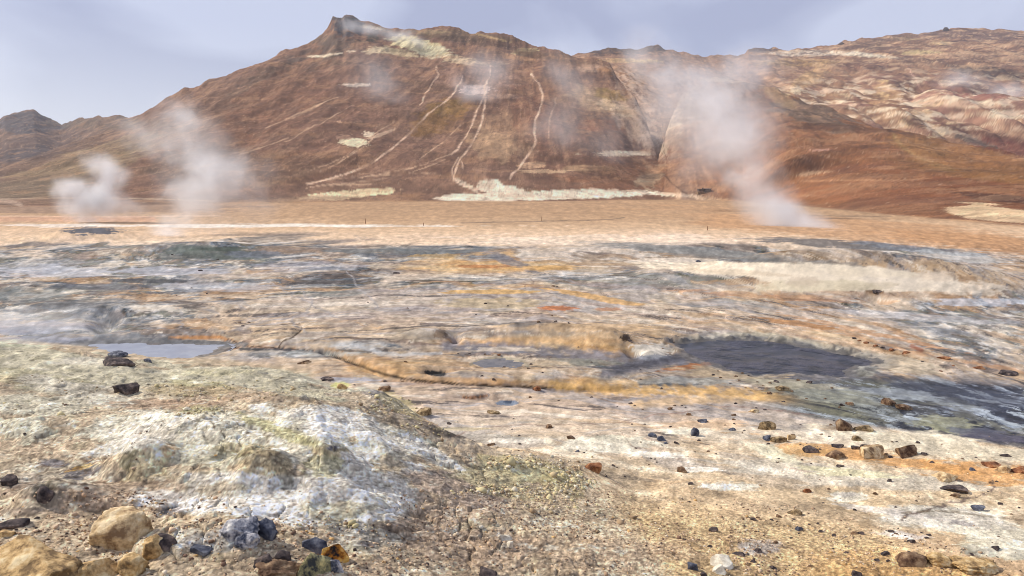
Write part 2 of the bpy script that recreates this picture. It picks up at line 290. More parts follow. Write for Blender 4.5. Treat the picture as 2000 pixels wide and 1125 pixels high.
# ------------------------------------------------------------------ colours of the ground (albedo per vertex, fixed to the surface)
ALB = 1.0
def rgb(r, g, b):
    c = np.array([(v / 255.) ** 2.2 for v in (r, g, b)], np.float32); l_ = float(c @ np.array([.3, .55, .15])); return (l_ + (c - l_) * .88) * ALB * np.array([1., .965, .865], np.float32)
class Paint:
    def __init__(s, x, y, z, hill):
        s.x, s.y, s.z = x, y, z; s.px, s.py = project(x, y, z)
        s.c = np.zeros((len(x), 3), np.float32); s.wet = np.zeros(len(x), np.float32); s.hill = hill
    def mix(s, w, c, m=None):
        if m is None: s.c += (c - s.c) * w[:, None]
        else: s.c[m] += (c - s.c[m]) * w[:, None]
    def shape(s, px, py, rx, ry, ang=0, soft=.5, rag=.5, pad=1.6, oct=4):
        rr = max(rx, ry) * pad if ang else 0
        m = (np.abs(s.px - px) < (rr or rx * pad)) & (np.abs(s.py - py) < (rr or ry * pad + 2))
        if not m.any(): return m, None
        X, Y, Z = s.x[m], s.y[m], s.z[m]; a = R(ang)
        dx, dy = s.px[m] - px, s.py[m] - py
        u = (dx * math.cos(a) + dy * math.sin(a)) / rx; v = (-dx * math.sin(a) + dy * math.cos(a)) / ry
        d = max(float(np.median(Y)), 1.); sd_ = int(px * 7 + py * 13) % 9973
        if s.hill and d > 120: n = fbm(X / (rx * d / F * .5), Z / (ry * d / F * .5), oct + 1, sd_, .6)
        else:
            n = fbm(X / (rx * d / F * .5), Y / min(ry * d * d / (F * 2.8) * .6, rx * d / F * .45), oct + 2, sd_, .64)
        return m, sm(0, soft * .5, 1 - np.sqrt(u * u + v * v) + rag * 1.5 * n)
    def blob(s, px, py, rx, ry, c, a=1., ang=0, soft=.5, rag=.6, wet=None):
        m, w_ = s.shape(px, py, rx, ry, ang, soft, rag)
        if w_ is None: return
        s.mix(w_ * a, rgb(*c), m)
        if wet is not None: s.wet[m] += (wet - s.wet[m]) * w_
    def line(s, pts, wpx, c, a=1., rag=.5, wob=0., soft=.6, taper=False):       # pts in pixels, laid on the surface; width given in pixels
        for _ in range(2):
            q = [pts[0]]
            for e, f in zip(pts[:-1], pts[1:]): q += [(e[0] * .75 + f[0] * .25, e[1] * .75 + f[1] * .25), (e[0] * .25 + f[0] * .75, e[1] * .25 + f[1] * .75)]
            pts = q + [pts[-1]] if len(pts) < 40 else pts
        xs = [p[0] for p in pts]; ys = [p[1] for p in pts]; pad = wpx * 3 + wob + 4
        m = (s.px > min(xs) - pad) & (s.px < max(xs) + pad) & (s.py > min(ys) - pad) & (s.py < max(ys) + pad)
        if not m.any(): return
        d0 = float(np.median(s.y[m])) * 1.0 / F; sd_ = int(xs[0] * 3 + ys[0]) % 997
        A, B = s.x[m] / d0, (s.z[m] if s.hill and d0 > .09 else s.y[m] * max(2.8 / max(float(np.median(s.y[m])), 1), .4)) / d0
        X = s.px[m] + wob * fbm(A / 26, B / 26, 3, sd_); Y = s.py[m] + .6 * wob * fbm(A / 26, B / 26, 3, sd_ + 50)
        d, al = seg_dist(X, Y, pts)
        wv = wpx * (1 + rag * fbm(A / 14, B / 14, 3, sd_ + 9)) * (1 - .7 * al if taper else 1)
        br = 1 - min(1, rag) * .8 * sm(0., .45, fbm(A / 20 + 7, B / 20, 3, sd_ + 31))
        s.mix(sm(wv * (1 + soft), wv * (1 - soft), d) * a * br, rgb(*c), m)

def paint_ground(x, y, z):
    s = Paint(x, y, z, False); px, py = s.px, s.py; y0 = y; y = y + 1.5 * z; s.y = y
    # base tone by place
    s.c[:] = rgb(206, 184, 166)
    base_rows = [(380, (168, 132, 98)), (425, (176, 141, 107)), (443, (196, 162, 128)), (460, (212, 180, 148)), (480, (216, 188, 162)), (505, (178, 160, 146)), (560, (186, 166, 148)), (620, (198, 174, 150)), (690, (188, 166, 144)), (760, (194, 170, 148)), (820, (202, 178, 154)), (900, (204, 181, 156)), (980, (200, 174, 144)), (1125, (190, 158, 128)), (1500, (190, 160, 130))]
    rr = np.array([b[0] for b in base_rows], float); cc = np.array([rgb(*b[1]) for b in base_rows])
    wy = py + 10 * fbm(x / (4 + .1 * y), y / (4 + .1 * y), 3, 7)
    for k in range(3): s.c[:, k] = np.interp(wy, rr, cc[:, k])
    # soft tints
    e = .6 + y / 22
    n1 = fbm(x / (1.7 * e), y / (1.7 * e), 4, 101, .55); n2 = fbm(x / (.8 * e) + 9, y / (.8 * e), 4, 103, .6); n3 = fbm(x / (2.6 * e) - 4, y / (2.2 * e), 4, 107, .55)
    n4 = fbm(x / (.35 * e), y / (.35 * e), 4, 109, .6); n5 = fbm(x / (.16 * e) + 4, y / (.16 * e), 3, 113, .65)
    th = -np.interp(px, [-400, 500, 1000, 1700], [0., 8., 22., 40.]) * math.pi / 180
    xa = (x * np.cos(th) + y * np.sin(th)) / 1.6; ya = -x * np.sin(th) + y * np.cos(th)
    wx_ = .35 * noise(x / e, y / e, 301); m2 = fbm(xa / (.75 * e) + wx_, ya / (.75 * e) + wx_, 6, 303, .66); m4 = fbm(xa / (.28 * e) + wx_, ya / (.28 * e), 4, 307, .68); m1 = fbm(xa / (2.4 * e), ya / (2.4 * e), 4, 311, .6)
    field = sm(440, 500, py) * sm(1000, 760, py)
    s.mix(sm(.05, .45, n1) * .35 * sm(440, 480, py), rgb(226, 206, 190)); s.mix(sm(.05, .5, -n1) * .30 * sm(450, 490, py), rgb(176, 160, 150))
    s.mix(sm(.12, .42, n3) * .38 * field, rgb(200, 160, 100))
    # weights of blue grey mud crust, ochre and white crust
    def fld(items):
        f = np.zeros(len(x), np.float32)
        for a, b, rx, ry, v in items: f = np.maximum(f, v * np.exp(-(((px - a) / rx) ** 2 + ((py - b) / ry) ** 2)))
        return f
    blue = fld([(100, 540, 330, 50, 1.), (380, 500, 300, 30, 1.05), (650, 560, 120, 55, .8), (800, 495, 260, 16, 1.0), (1010, 510, 120, 16, .7), (920, 550, 180, 14, .6), (1350, 495, 300, 16, 1.0), (1250, 550, 260, 24, .8), (950, 610, 200, 14, .4), (820, 560, 120, 20, .6), (1120, 540, 120, 14, .6), (480, 560, 200, 40, .6), (1500, 590, 260, 30, .72), (1900, 640, 220, 60, .95),
                (1950, 580, 160, 20, .7), (180, 610, 260, 30, .75), (150, 660, 280, 30, .9), (560, 690, 180, 14, .6), (1250, 700, 170, 28, .6), (1340, 745, 170, 16, .8), (1750, 490, 200, 14, .8), (1060, 690, 160, 16, .6), (700, 675, 120, 18, .5), (1560, 770, 200, 26, .6), (900, 620, 500, 60, .28), (300, 600, 400, 60, .35)])
    wedge = sm(0, 26, py - np.interp(px, [1500, 1560, 1640, 1800, 2000, 2400], [738, 738, 734, 726, 742, 760])) * sm(0, 12, np.interp(px, [1200, 1500, 1600, 1800, 2000, 2400], [768, 806, 822, 850, 878, 930]) - py) * sm(1480, 1640, px)
    BB = np.clip(blue * 1.45, 0, 1.25); q_ = m2 * .95 + m4 * .45
    isl = sm(.32, .12, .50 - BB * .55 - m1 * .8 - m2 * .4)                         # where the blue grey crust lies at all
    bl = isl * np.clip(BB * 1.6, 0, 1)
    s.mix(bl * .92, rgb(128, 132, 138)); s.mix(bl * sm(-.04, .03, q_), rgb(96, 104, 114)); s.mix(bl * sm(.09, .15, q_), rgb(50, 54, 58))
    s.mix(bl * sm(.10, .16, -q_) * .9, rgb(200, 201, 205)); s.mix(bl * sm(.06, .26, m4 - m1) * .5, rgb(128, 124, 92)); s.mix(bl * sm(.18, .36, -q_ - .3 * m1) * .6, rgb(226, 208, 184))
    s.wet = np.maximum(s.wet, bl * .45 * sm(.0, .4, -q_))
    # thin streaks of every colour all over the middle field
    s.mix(field * sm(.08, .22, m2 - .3 * n1) * .6, rgb(160, 140, 128)); s.mix(field * sm(.10, .26, -m2 - .2 * m1) * .45, rgb(226, 206, 184)); s.mix(field * sm(.17, .30, m4 + .35 * m2) * .7, rgb(98, 88, 86)); s.mix(field * sm(.16, .30, -m4 + .3 * n1) * .4, rgb(232, 216, 198))
    s.mix(field * sm(.10, .30, m1 - .5 * m4) * .35, rgb(206, 162, 104)); s.mix(field * sm(.14, .32, -m1 + .4 * m4) * sm(420, 560, py) * .35, rgb(172, 168, 172))
    f1 = fbm(xa / (.55 * e) + wx_, ya / (.26 * e) - wx_, 6, 331, .74); f2 = fbm(xa / (1.3 * e), ya / (.9 * e) + wx_, 6, 337, .70)
    vein = np.abs(noise(xa / (1.1 * e) + 1.2 * wx_ + .3 * n2, ya / (.8 * e) - wx_, 341)); vein2 = np.abs(noise(xa / (.45 * e) + .3 * n2, ya / (.4 * e), 347)); fs = sm(470, 520, py) * sm(1040, 820, py)
    s.mix(fs * sm(.13, .17, f1 + .25 * f2) * .42, rgb(134, 118, 108)); s.mix(fs * sm(.22, .26, f1 + .25 * f2) * .75, rgb(74, 70, 72)); s.mix(fs * sm(.17, .21, -f1 + .2 * f2) * .5, rgb(238, 226, 210))
    s.mix(fs * sm(.14, .19, f2 - .2 * f1) * .45, rgb(196, 150, 96)); s.mix(fs * sm(.14, .18, -f2 + .2 * n1) * .45, rgb(150, 152, 162)); s.mix(fs * sm(.030, .010, vein) * sm(-.1, .2, n3) * .5, rgb(122, 104, 98)); s.mix(fs * sm(.035, .012, vein2) * sm(.0, .3, n1) * .4, rgb(112, 98, 92))
    och = fld([(950, 520, 220, 26, .8), (1000, 560, 200, 16, .7), (1250, 590, 150, 12, .6), (1080, 600, 260, 22, .55), (760, 720, 160, 30, .8), (960, 745, 260, 14, .9), (1100, 670, 260, 20, .55), (560, 665, 160, 16, .55), (1600, 655, 200, 20, .7), (1450, 575, 260, 18, .5), (700, 600, 200, 20, .35), (430, 530, 160, 8, .4), (230, 500, 100, 10, .4)])
    s.mix(sm(.40, .10, .74 - och * .72 - m1 * .5 - m2 * .55) * .85, rgb(208, 164, 104)); s.mix(sm(.05, .25, m4) * och * .5, rgb(178, 128, 76)); s.mix(sm(.05, .25, -m4 + .3 * m2) * och * .6, rgb(228, 206, 170))
    wh = fld([(600, 441, 600, 3, .9), (1500, 860, 400, 40, .6), (1150, 870, 200, 20, .8), (1800, 850, 260, 30, .8), (1850, 1010, 240, 40, .9), (1650, 930, 160, 30, .7), (1000, 590, 300, 20, .3), (1700, 600, 200, 16, .5), (700, 560, 200, 40, .35), (120, 520, 220, 20, .5), (1350, 900, 260, 40, .5)])
    s.mix(sm(.42, .0, .72 - wh * .6 - n2 * .45 - n5 * .2) * .7, rgb(228, 220, 208))
    # far sand, white strips
    s.blob(500, 441, 330, 3.6, (228, 222, 214), .7, rag=1.); s.blob(150, 440, 160, 4, (222, 212, 204), .7); s.line([(0, 422), (200, 424), (430, 421)], 1.4, (212, 178, 150), .7)
    s.line([(900, 435), (1180, 430), (1220, 425)], .9, (130, 108, 88), .8, wob=2); s.line([(0, 428), (300, 428)], 5, (200, 148, 120), .6)
    s.blob(1180, 470, 300, 14, (226, 204, 184), .6); s.blob(1470, 408, 120, 5, (150, 120, 92), .5); s.blob(1420, 412, 50, 2.5, (120, 96, 74), .9, rag=1.)
    s.blob(1700, 452, 520, 26, (182, 138, 98), .8, 5); s.blob(1980, 480, 300, 18, (180, 132, 88), .7, 6)
    s.blob(150, 404, 400, 15, (140, 112, 92), .85, 0, soft=.6, rag=.4)
    # dark hummocks
    s.blob(180, 451, 58, 8, (84, 88, 100), .95, soft=.4, rag=.9); s.blob(420, 493, 120, 14, (92, 100, 96), .85, 4); s.blob(440, 487, 60, 5, (70, 80, 72), .8); s.blob(350, 502, 60, 6, (84, 88, 86), .7); s.blob(500, 497, 60, 8, (98, 104, 116), .8)
    s.blob(290, 549, 90, 5, (72, 74, 82), .8); s.blob(200, 560, 160, 7, (96, 98, 108), .6); s.blob(800, 490, 170, 7, (106, 112, 116), .8); s.blob(760, 500, 70, 5, (88, 92, 102), .7); s.blob(1000, 512, 70, 9, (112, 114, 126), .7, 20)
    s.blob(1330, 487, 190, 9, (122, 124, 126), .8, 4); s.blob(1450, 502, 300, 10, (132, 130, 128), .65, 5); s.blob(1650, 478, 200, 9, (108, 104, 104), .9, 4); s.blob(1800, 487, 150, 7, (112, 116, 126), .8, 6); s.blob(1880, 502, 110, 12, (186, 190, 194), .5, 6)
    s.blob(110, 530, 120, 14, (188, 190, 204), .55, 0, wet=.5); s.blob(330, 530, 130, 9, (180, 182, 196), .55, wet=.5); s.blob(430, 560, 120, 10, (178, 180, 192), .5, wet=.4); s.blob(600, 520, 110, 12, (172, 174, 190), .4); s.blob(150, 592, 140, 12, (104, 106, 110), .55); s.blob(60, 575, 90, 16, (120, 124, 122), .6)
    s.blob(60, 640, 130, 16, (150, 154, 176), .6, wet=.4); s.blob(210, 662, 180, 12, (108, 112, 122), .7); s.blob(80, 665, 120, 10, (140, 144, 164), .6)
    # white mound; pinkish patches, and relief shading painted in duller cream
    s.blob(1480, 528, 260, 15, (234, 216, 192), .97, 3, soft=.3, rag=.3); s.blob(1650, 542, 250, 26, (236, 220, 198), .97, 4, soft=.3, rag=.28); s.blob(1600, 558, 130, 13, (214, 200, 172), .8, 0); s.blob(1790, 550, 170, 20, (220, 206, 190), .7, 5, soft=.6, rag=.8); s.blob(1700, 535, 120, 9, (232, 216, 192), .7, 2); s.blob(1450, 532, 120, 6, (206, 184, 158), .5, 3); s.blob(1690, 560, 90, 8, (200, 184, 158), .5, -4); s.blob(1570, 550, 40, 10, (196, 176, 156), .5); s.blob(1830, 540, 50, 10, (206, 184, 162), .5)
    s.blob(1300, 508, 110, 5, (222, 206, 190), .8); s.blob(1540, 580, 190, 7, (184, 132, 88), .5, 3, rag=1.); s.blob(1710, 570, 22, 5, (112, 84, 60), .9); s.blob(1890, 545, 24, 6, (170, 138, 108), .7)
    s.blob(1920, 590, 110, 10, (188, 196, 214), .6); s.blob(1780, 618, 200, 9, (196, 196, 204), .5, 4); s.blob(1680, 575, 220, 8, (200, 160, 124), .35)
    # middle field details
    s.blob(1090, 602, 46, 5, (188, 112, 60), .9); s.blob(1190, 604, 30, 4, (186, 122, 72), .7); s.blob(940, 520, 60, 4, (176, 114, 62), .8); s.blob(960, 570, 100, 5, (216, 168, 92), .8); s.blob(1160, 580, 110, 6, (212, 162, 88), .75, 10)
    s.blob(1060, 523, 70, 6, (206, 160, 92), .7); s.blob(860, 500, 60, 5, (196, 160, 96), .5); s.blob(960, 592, 110, 12, (192, 168, 124), .6)
    s.blob(1130, 640, 150, 10, (204, 168, 124), .6); s.blob(1180, 662, 60, 14, (206, 170, 126), .7); s.blob(1060, 664, 180, 8, (206, 160, 108), .5); s.blob(920, 668, 90, 8, (206, 164, 114), .45)
    s.blob(820, 655, 70, 14, (176, 160, 138), .6); s.blob(860, 652, 14, 12, (120, 96, 74), .7); s.blob(1222, 660, 11, 9, (74, 58, 48), .95); s.blob(1700, 650, 200, 5, (198, 142, 88), .6, 12, rag=1.); s.blob(1560, 632, 90, 6, (170, 118, 64), .8, 8)  # small dark patch at the vent paints the hillock's shaded right side
    s.line([(1640, 648), (1730, 672), (1790, 690), (1880, 705), (2000, 728), (2200, 760)], 4, (200, 150, 106), .6, wob=12, rag=1.); s.line([(1780, 676), (1800, 684)], 4, (150, 84, 54), .8)
    # wet grey flow between the pools
    s.line([(870, 676), (960, 680), (1060, 684), (1160, 694), (1220, 704), (1330, 700)], 11, (124, 122, 132), .85, wob=12, rag=.7); s.line([(1180, 730), (1240, 712), (1330, 706), (1420, 722), (1520, 738), (1700, 742)], 13, (104, 104, 114), .9, wob=8, rag=.5)
    s.blob(990, 682, 80, 5, (206, 190, 172), .7); s.blob(1272, 684, 44, 14, (214, 206, 196), .9, soft=.35); s.blob(1275, 698, 36, 6, (140, 144, 156), .8); s.blob(1350, 716, 66, 6, (178, 112, 56), .8, -8)
    s.blob(1090, 708, 90, 9, (170, 160, 140), .5); s.blob(1160, 708, 60, 8, (126, 126, 118), .7); s.blob(1440, 727, 120, 16, (188, 166, 136), .8, 4); s.blob(1340, 746, 110, 10, (150, 152, 150), .7, 0); s.blob(1310, 752, 60, 4, (90, 94, 100), .8)
    # rims of the pools and the ochre shelf along the dark crack
    s.line([(1330, 668), (1400, 658), (1480, 656), (1560, 668), (1640, 682), (1710, 700), (1730, 712)], 8, (206, 200, 180), .8, wob=5); s.line([(1395, 660), (1480, 658), (1560, 668), (1590, 676)], 3.5, (96, 96, 92), .85, wob=6, rag=.9); s.line([(1600, 680), (1700, 700)], 2.5, (104, 104, 94), .7, wob=5, rag=.9)  # dark grey lines: far bank's crust with its shadow painted in
    s.blob(1690, 722, 30, 14, (186, 190, 182), .8); s.blob(1680, 730, 14, 8, (70, 74, 70), .8); s.blob(1760, 712, 90, 18, (212, 196, 172), .7, 10)
    s.line([(640, 683), (700, 704), (760, 726), (840, 739), (920, 745), (1060, 750), (1180, 755)], 6.5, (196, 152, 100), .6, wob=6, rag=1.); s.line([(630, 688), (700, 714), (775, 740), (900, 751), (1060, 757), (1190, 762)], 2.6, (46, 36, 28), .97, wob=2, rag=.5)  # near-black line paints the crevice shade that the shallow channel lacks
    s.line([(1080, 752), (1200, 762), (1420, 764), (1560, 778), (1700, 806), (1900, 842)], 9, (214, 168, 96), .8, wob=8, rag=.8); s.line([(1240, 790), (1500, 772), (1620, 800)], 8, (208, 168, 108), .5, wob=6)
    s.line([(690, 672), (740, 690), (800, 694), (860, 690)], 4, (206, 210, 218), .55, wob=8); s.blob(975, 704, 80, 12, (212, 192, 170), .8); s.line([(920, 712), (935, 703), (980, 698), (1024, 706), (1030, 714)], 3.2, (150, 142, 124), .85)
    s.blob(850, 729, 24, 5.5, (56, 58, 62), .97, 5, soft=.25, rag=.3); s.blob(990, 787, 25, 6, (116, 130, 152), .95, soft=.4, rag=.3); s.blob(992, 785, 10, 3.5, (70, 82, 104), .9); s.blob(930, 775, 30, 4, (92, 92, 98), .8, -8); s.blob(985, 768, 24, 3, (136, 128, 122), .7)  # shade inside the oval hollow painted as a near-black patch
    for k_, l in enumerate(CRACK_PX): s.line(l, 2.6, (196, 132, 72), .6 if k_ != 1 else .0, wob=5); s.line(l, 1.4, (66, 48, 34), .85, wob=4, rag=1.)
    s.line([(470, 682), (530, 682), (575, 684), (610, 686)], 3, (60, 64, 72), .9, wob=3, rag=.8); s.line([(320, 663), (440, 672), (480, 674)], 5, (110, 116, 122), .7, wob=5)
    s.line([(330, 660), (430, 657), (440, 662)], 3.2, (202, 140, 80), .8, wob=5); s.blob(620, 690, 90, 6, (168, 176, 178), .5); s.blob(640, 742, 100, 7, (170, 176, 196), .7, wet=.6); s.blob(560, 712, 120, 14, (196, 172, 148), .5)
    # streamlets
    for l in ([(350, 602), (362, 625), (345, 640), (372, 655)], [(590, 570), (620, 600), (560, 625), (600, 650)], [(520, 548), (600, 590), (660, 620)], [(660, 510), (700, 560), (740, 600)]): s.line(l, 1.8, (160, 156, 160), .6, wob=10)
    # wedge of blue black mud on the right
    wn = sm(-.35, .25, n2 + .4 * n4)
    s.mix(wedge * .97, rgb(82, 90, 110)); s.mix(wedge * sm(-.08, .12, m2 + .5 * m4 + .12) * .95, rgb(36, 40, 54)); s.mix(wedge * sm(.08, .2, -m4 - .35 * m2) * .9, rgb(136, 148, 168)); s.mix(wedge * sm(.05, .3, m1 - .3 * m2) * sm(200, -100, px - 1700) * .6, rgb(140, 138, 104)); s.blob(1600, 752, 130, 10, (96, 100, 116), .6, 6)
    s.mix(wedge * sm(.10, .14, f1 + .2 * f2) * .9, rgb(26, 28, 36)); s.mix(wedge * sm(.14, .18, -f1) * .8, rgb(176, 188, 204)); s.mix(wedge * sm(.12, .16, f2) * .5, rgb(112, 112, 100)); s.wet = np.maximum(s.wet, wedge * .6)
    s.line([(1700, 722), (1740, 740), (1800, 756)], 9, (70, 72, 86), .8, wob=8, rag=1.); s.line([(1200, 724), (1260, 712), (1320, 700), (1345, 694)], 8, (82, 82, 94), .8, wob=6, rag=.8)
    yy = s.y - 1.5 * z; pm = (np.abs(px - 1510) < 330) & (np.abs(py - 702) < 70)
    if pm.any():
        dd = poly_sd(x[pm], yy[pm], pool_dark) + .35 * fbm(x[pm] / .5, yy[pm] / .5, 4, 421, .65); fr = sm(18.5, 17.0, yy[pm]); s.mix(sm(.16, .11, dd) * .9, rgb(58, 56, 58), pm); s.mix(sm(.60, .50, dd) * sm(.17, .21, dd) * (1 - fr) * .75, rgb(212, 206, 188), pm); s.mix(sm(.9, .8, dd) * sm(.6, .65, dd) * (1 - fr) * .5, rgb(120, 112, 98), pm); s.mix(sm(.5, .4, dd) * fr * .45, rgb(120, 114, 108), pm); s.wet[pm] = np.maximum(s.wet[pm], sm(.4, .2, dd) * .8)
    pm = (np.abs(px - 330) < 240) & (np.abs(py - 685) < 50)
    if pm.any():
        dd = poly_sd(x[pm], yy[pm], pool_left) + .35 * fbm(x[pm] / .5, yy[pm] / .5, 4, 423, .65); s.mix(sm(.36, .28, dd) * .75, rgb(104, 106, 112), pm)
    s.wet = np.maximum(s.wet, wedge * .75 * sm(.3, -.2, n4))
    s.blob(1880, 772, 150, 22, (60, 66, 84), .6, 8, wet=.6); s.blob(1800, 806, 40, 8, (70, 70, 70), .5); s.blob(1850, 830, 70, 18, (150, 150, 122), .7, 6); s.blob(1930, 850, 90, 12, (74, 78, 98), .8, 8, wet=.8); s.blob(1760, 770, 90, 12, (172, 182, 194), .5, 6)
    s.blob(1610, 770, 130, 20, (150, 152, 140), .6, 8); s.blob(1540, 750, 110, 10, (186, 176, 150), .6, 4)
    # near right ground
    s.blob(1560, 855, 330, 22, (214, 198, 182), .7, 4, rag=.5); s.blob(1850, 870, 260, 22, (212, 200, 182), .8, 7); s.blob(1700, 892, 230, 15, (204, 150, 92), .85, 8, soft=.7, rag=.9); s.blob(1930, 925, 120, 22, (202, 146, 86), .8, 6, rag=.9); s.blob(1560, 880, 70, 14, (206, 160, 104), .8); s.blob(1380, 830, 100, 12, (206, 170, 136), .6)
    s.blob(1650, 930, 260, 24, (198, 190, 182), .7, 6); s.blob(1510, 885, 60, 15, (222, 220, 200), .7, 20); s.blob(1660, 922, 110, 8, (222, 216, 180), .7, 6); s.blob(1630, 925, 60, 6, (224, 220, 186), .6)
    s.blob(1370, 917, 44, 6, (222, 222, 216), .9); s.blob(1400, 950, 36, 7, (224, 224, 218), .9); s.blob(1430, 950, 60, 9, (216, 214, 206), .7); s.blob(1655, 972, 44, 13, (202, 212, 202), .9); s.blob(1655, 966, 26, 5, (160, 172, 172), .7); s.blob(1340, 842, 60, 7, (226, 220, 206), .7); s.blob(1280, 888, 60, 7, (220, 222, 214), .7); s.blob(1180, 870, 110, 18, (212, 208, 196), .8); s.blob(1200, 858, 60, 8, (196, 200, 186), .6); s.blob(1060, 840, 120, 16, (206, 182, 158), .5)
    s.blob(1850, 1015, 150, 28, (206, 204, 198), .9, 6, rag=.4); s.blob(1960, 1060, 120, 34, (206, 212, 198), .9, 6); s.blob(1740, 1000, 110, 8, (208, 202, 204), .6, 8); s.blob(1880, 1022, 26, 6, (138, 146, 150), .85, 10); s.blob(1760, 1045, 60, 8, (208, 200, 202), .7, 6)
    s.line([(1936, 940), (1942, 958), (1915, 968), (1870, 980), (1830, 990), (1790, 1002), (1760, 1014)], 2.6, (112, 96, 92), .9, wob=11, rag=1.); s.line([(1760, 1002), (1840, 996), (1920, 1008), (2000, 1016)], 2, (128, 108, 90), .7, wob=4, rag=.9)
    for l in ([(1220, 822), (1262, 817), (1275, 808), (1330, 806), (1395, 797), (1440, 792), (1600, 812)], [(1215, 843), (1228, 870), (1250, 875)], [(830, 880), (930, 832), (1060, 830), (1150, 828), (1240, 825)], [(1530, 912), (1570, 920), (1610, 930)]): s.line(l, 1.1, (140, 110, 100), .6, wob=7, rag=.9)
    # ochre gravel
    g1 = sm(0, 60, py - np.interp(px, [1050, 1150, 1300, 1450, 1600, 1700, 1850, 2000], [930, 945, 965, 975, 990, 1015, 1070, 1110])) * sm(960, 1080, px) * sm(-.5, .1, n2 + .5)
    s.mix(g1 * .7, rgb(204, 172, 128)); s.mix(g1 * sm(.0, .5, n4) * .35, rgb(198, 150, 96)); s.mix(g1 * sm(.1, .5, n1) * .4, rgb(206, 188, 140)); s.mix(g1 * sm(1060, 1120, py) * sm(1500, 1650, px) * .6, rgb(206, 154, 92))
    # ---- the sinter mound on the left
    edge = np.interp(py, [640, 665, 720, 765, 800, 850, 900, 940, 980, 1040, 1125, 1300], [0, 60, 600, 700, 770, 850, 930, 1120, 1180, 1240, 1300, 1400]) + 30 * n2
    md = sm(30, -30, px - edge) * sm(655, 680, py)
    s.mix(md * .92, rgb(206, 184, 160)); s.mix(md * sm(.0, .4, n4) * .45, rgb(170, 142, 120)); s.mix(md * sm(.05, .4, -n4 + n5 * .4) * .4, rgb(214, 196, 178))
    def mb(*a, **k): s.blob(*a, **k)
    mb(150, 730, 260, 44, (206, 204, 184), .9, 10, rag=.6); mb(60, 690, 140, 20, (204, 210, 188), .8, 8); mb(480, 738, 210, 24, (206, 208, 188), .9, 6); mb(160, 705, 60, 9, (214, 226, 212), .8); mb(420, 728, 90, 8, (204, 210, 178), .7); mb(560, 762, 120, 12, (206, 202, 180), .8, 12)
    mb(60, 790, 120, 24, (206, 204, 190), .8); mb(380, 758, 120, 15, (186, 180, 132), .6); mb(60, 740, 110, 18, (186, 182, 148), .5, 6); mb(180, 770, 160, 24, (202, 204, 196), .75, 12); mb(320, 790, 120, 12, (182, 150, 128), .8); mb(360, 770, 200, 20, (188, 158, 136), .5); mb(50, 840, 70, 26, (200, 206, 190), .9); mb(395, 802, 50, 11, (184, 182, 140), .85)
    mb(90, 870, 140, 26, (196, 172, 152), .5); mb(500, 850, 320, 54, (230, 226, 212), .92, 4, rag=.45, soft=.4); mb(570, 975, 260, 56, (236, 232, 228), .97, 3, rag=.35, soft=.35); mb(700, 940, 130, 64, (226, 220, 216), .85, 0, soft=.4); mb(650, 822, 130, 30, (236, 236, 230), .97, 8, soft=.35); mb(430, 860, 190, 22, (204, 212, 196), .8, -14)
    mb(540, 840, 90, 12, (188, 188, 138), .75, 22); mb(620, 870, 80, 10, (184, 182, 138), .6, 30); mb(450, 888, 70, 12, (190, 196, 148), .8, -10); mb(380, 890, 100, 30, (204, 210, 192), .8); mb(290, 850, 130, 22, (218, 214, 208), .8, -18)
    mb(520, 906, 56, 26, (210, 188, 154), .8, 0, soft=.3, rag=.3); mb(640, 882, 34, 15, (204, 184, 150), .9); mb(650, 875, 15, 5, (124, 134, 150), .9); mb(630, 910, 40, 25, (184, 180, 144), .8); mb(560, 935, 16, 30, (120, 112, 90), .5); mb(480, 876, 80, 12, (200, 176, 138), .7, 6)
    mb(285, 915, 52, 36, (208, 190, 156), .8, 0, soft=.4); mb(250, 900, 22, 18, (124, 120, 96), .7, -40); mb(330, 880, 18, 14, (196, 148, 106), .7); mb(330, 945, 60, 20, (206, 182, 150), .6)
    mb(180, 965, 190, 46, (186, 160, 142), .7); mb(120, 925, 130, 26, (198, 188, 174), .6); mb(105, 905, 34, 9, (112, 116, 130), .85); mb(160, 920, 46, 15, (100, 102, 112), .9, -14, soft=.4); mb(155, 914, 26, 5, (188, 146, 66), .9, -16); mb(85, 962, 27, 20, (70, 66, 62), .95, soft=.4, rag=.3); mb(85, 968, 44, 30, (128, 124, 118), .5); mb(60, 940, 40, 14, (140, 132, 130), .6); mb(40, 1000, 60, 10, (130, 118, 116), .5); mb(20, 945, 26, 12, (84, 80, 86), .7)
    mb(310, 975, 70, 20, (220, 214, 214), .95, 6, rag=.5); mb(330, 1000, 34, 9, (110, 112, 124), .8, -14); mb(245, 985, 0.1, .1, (0, 0, 0), 0); mb(420, 955, 60, 16, (198, 172, 140), .6); mb(410, 1060, 70, 26, (184, 182, 186), .6); mb(385, 1070, 26, 9, (92, 98, 110), .85, 12); mb(470, 1040, 46, 26, (192, 190, 196), .8); mb(660, 1000, 90, 26, (190, 178, 150), .7); mb(720, 1050, 90, 34, (186, 182, 176), .75, -6)
    mb(712, 1068, 22, 12, (88, 92, 104), .8); mb(765, 1030, 22, 12, (104, 106, 116), .7); mb(690, 1030, 40, 16, (140, 148, 148), .6); mb(900, 980, 26, 12, (120, 118, 126), .6); mb(870, 930, 40, 10, (160, 150, 148), .5)
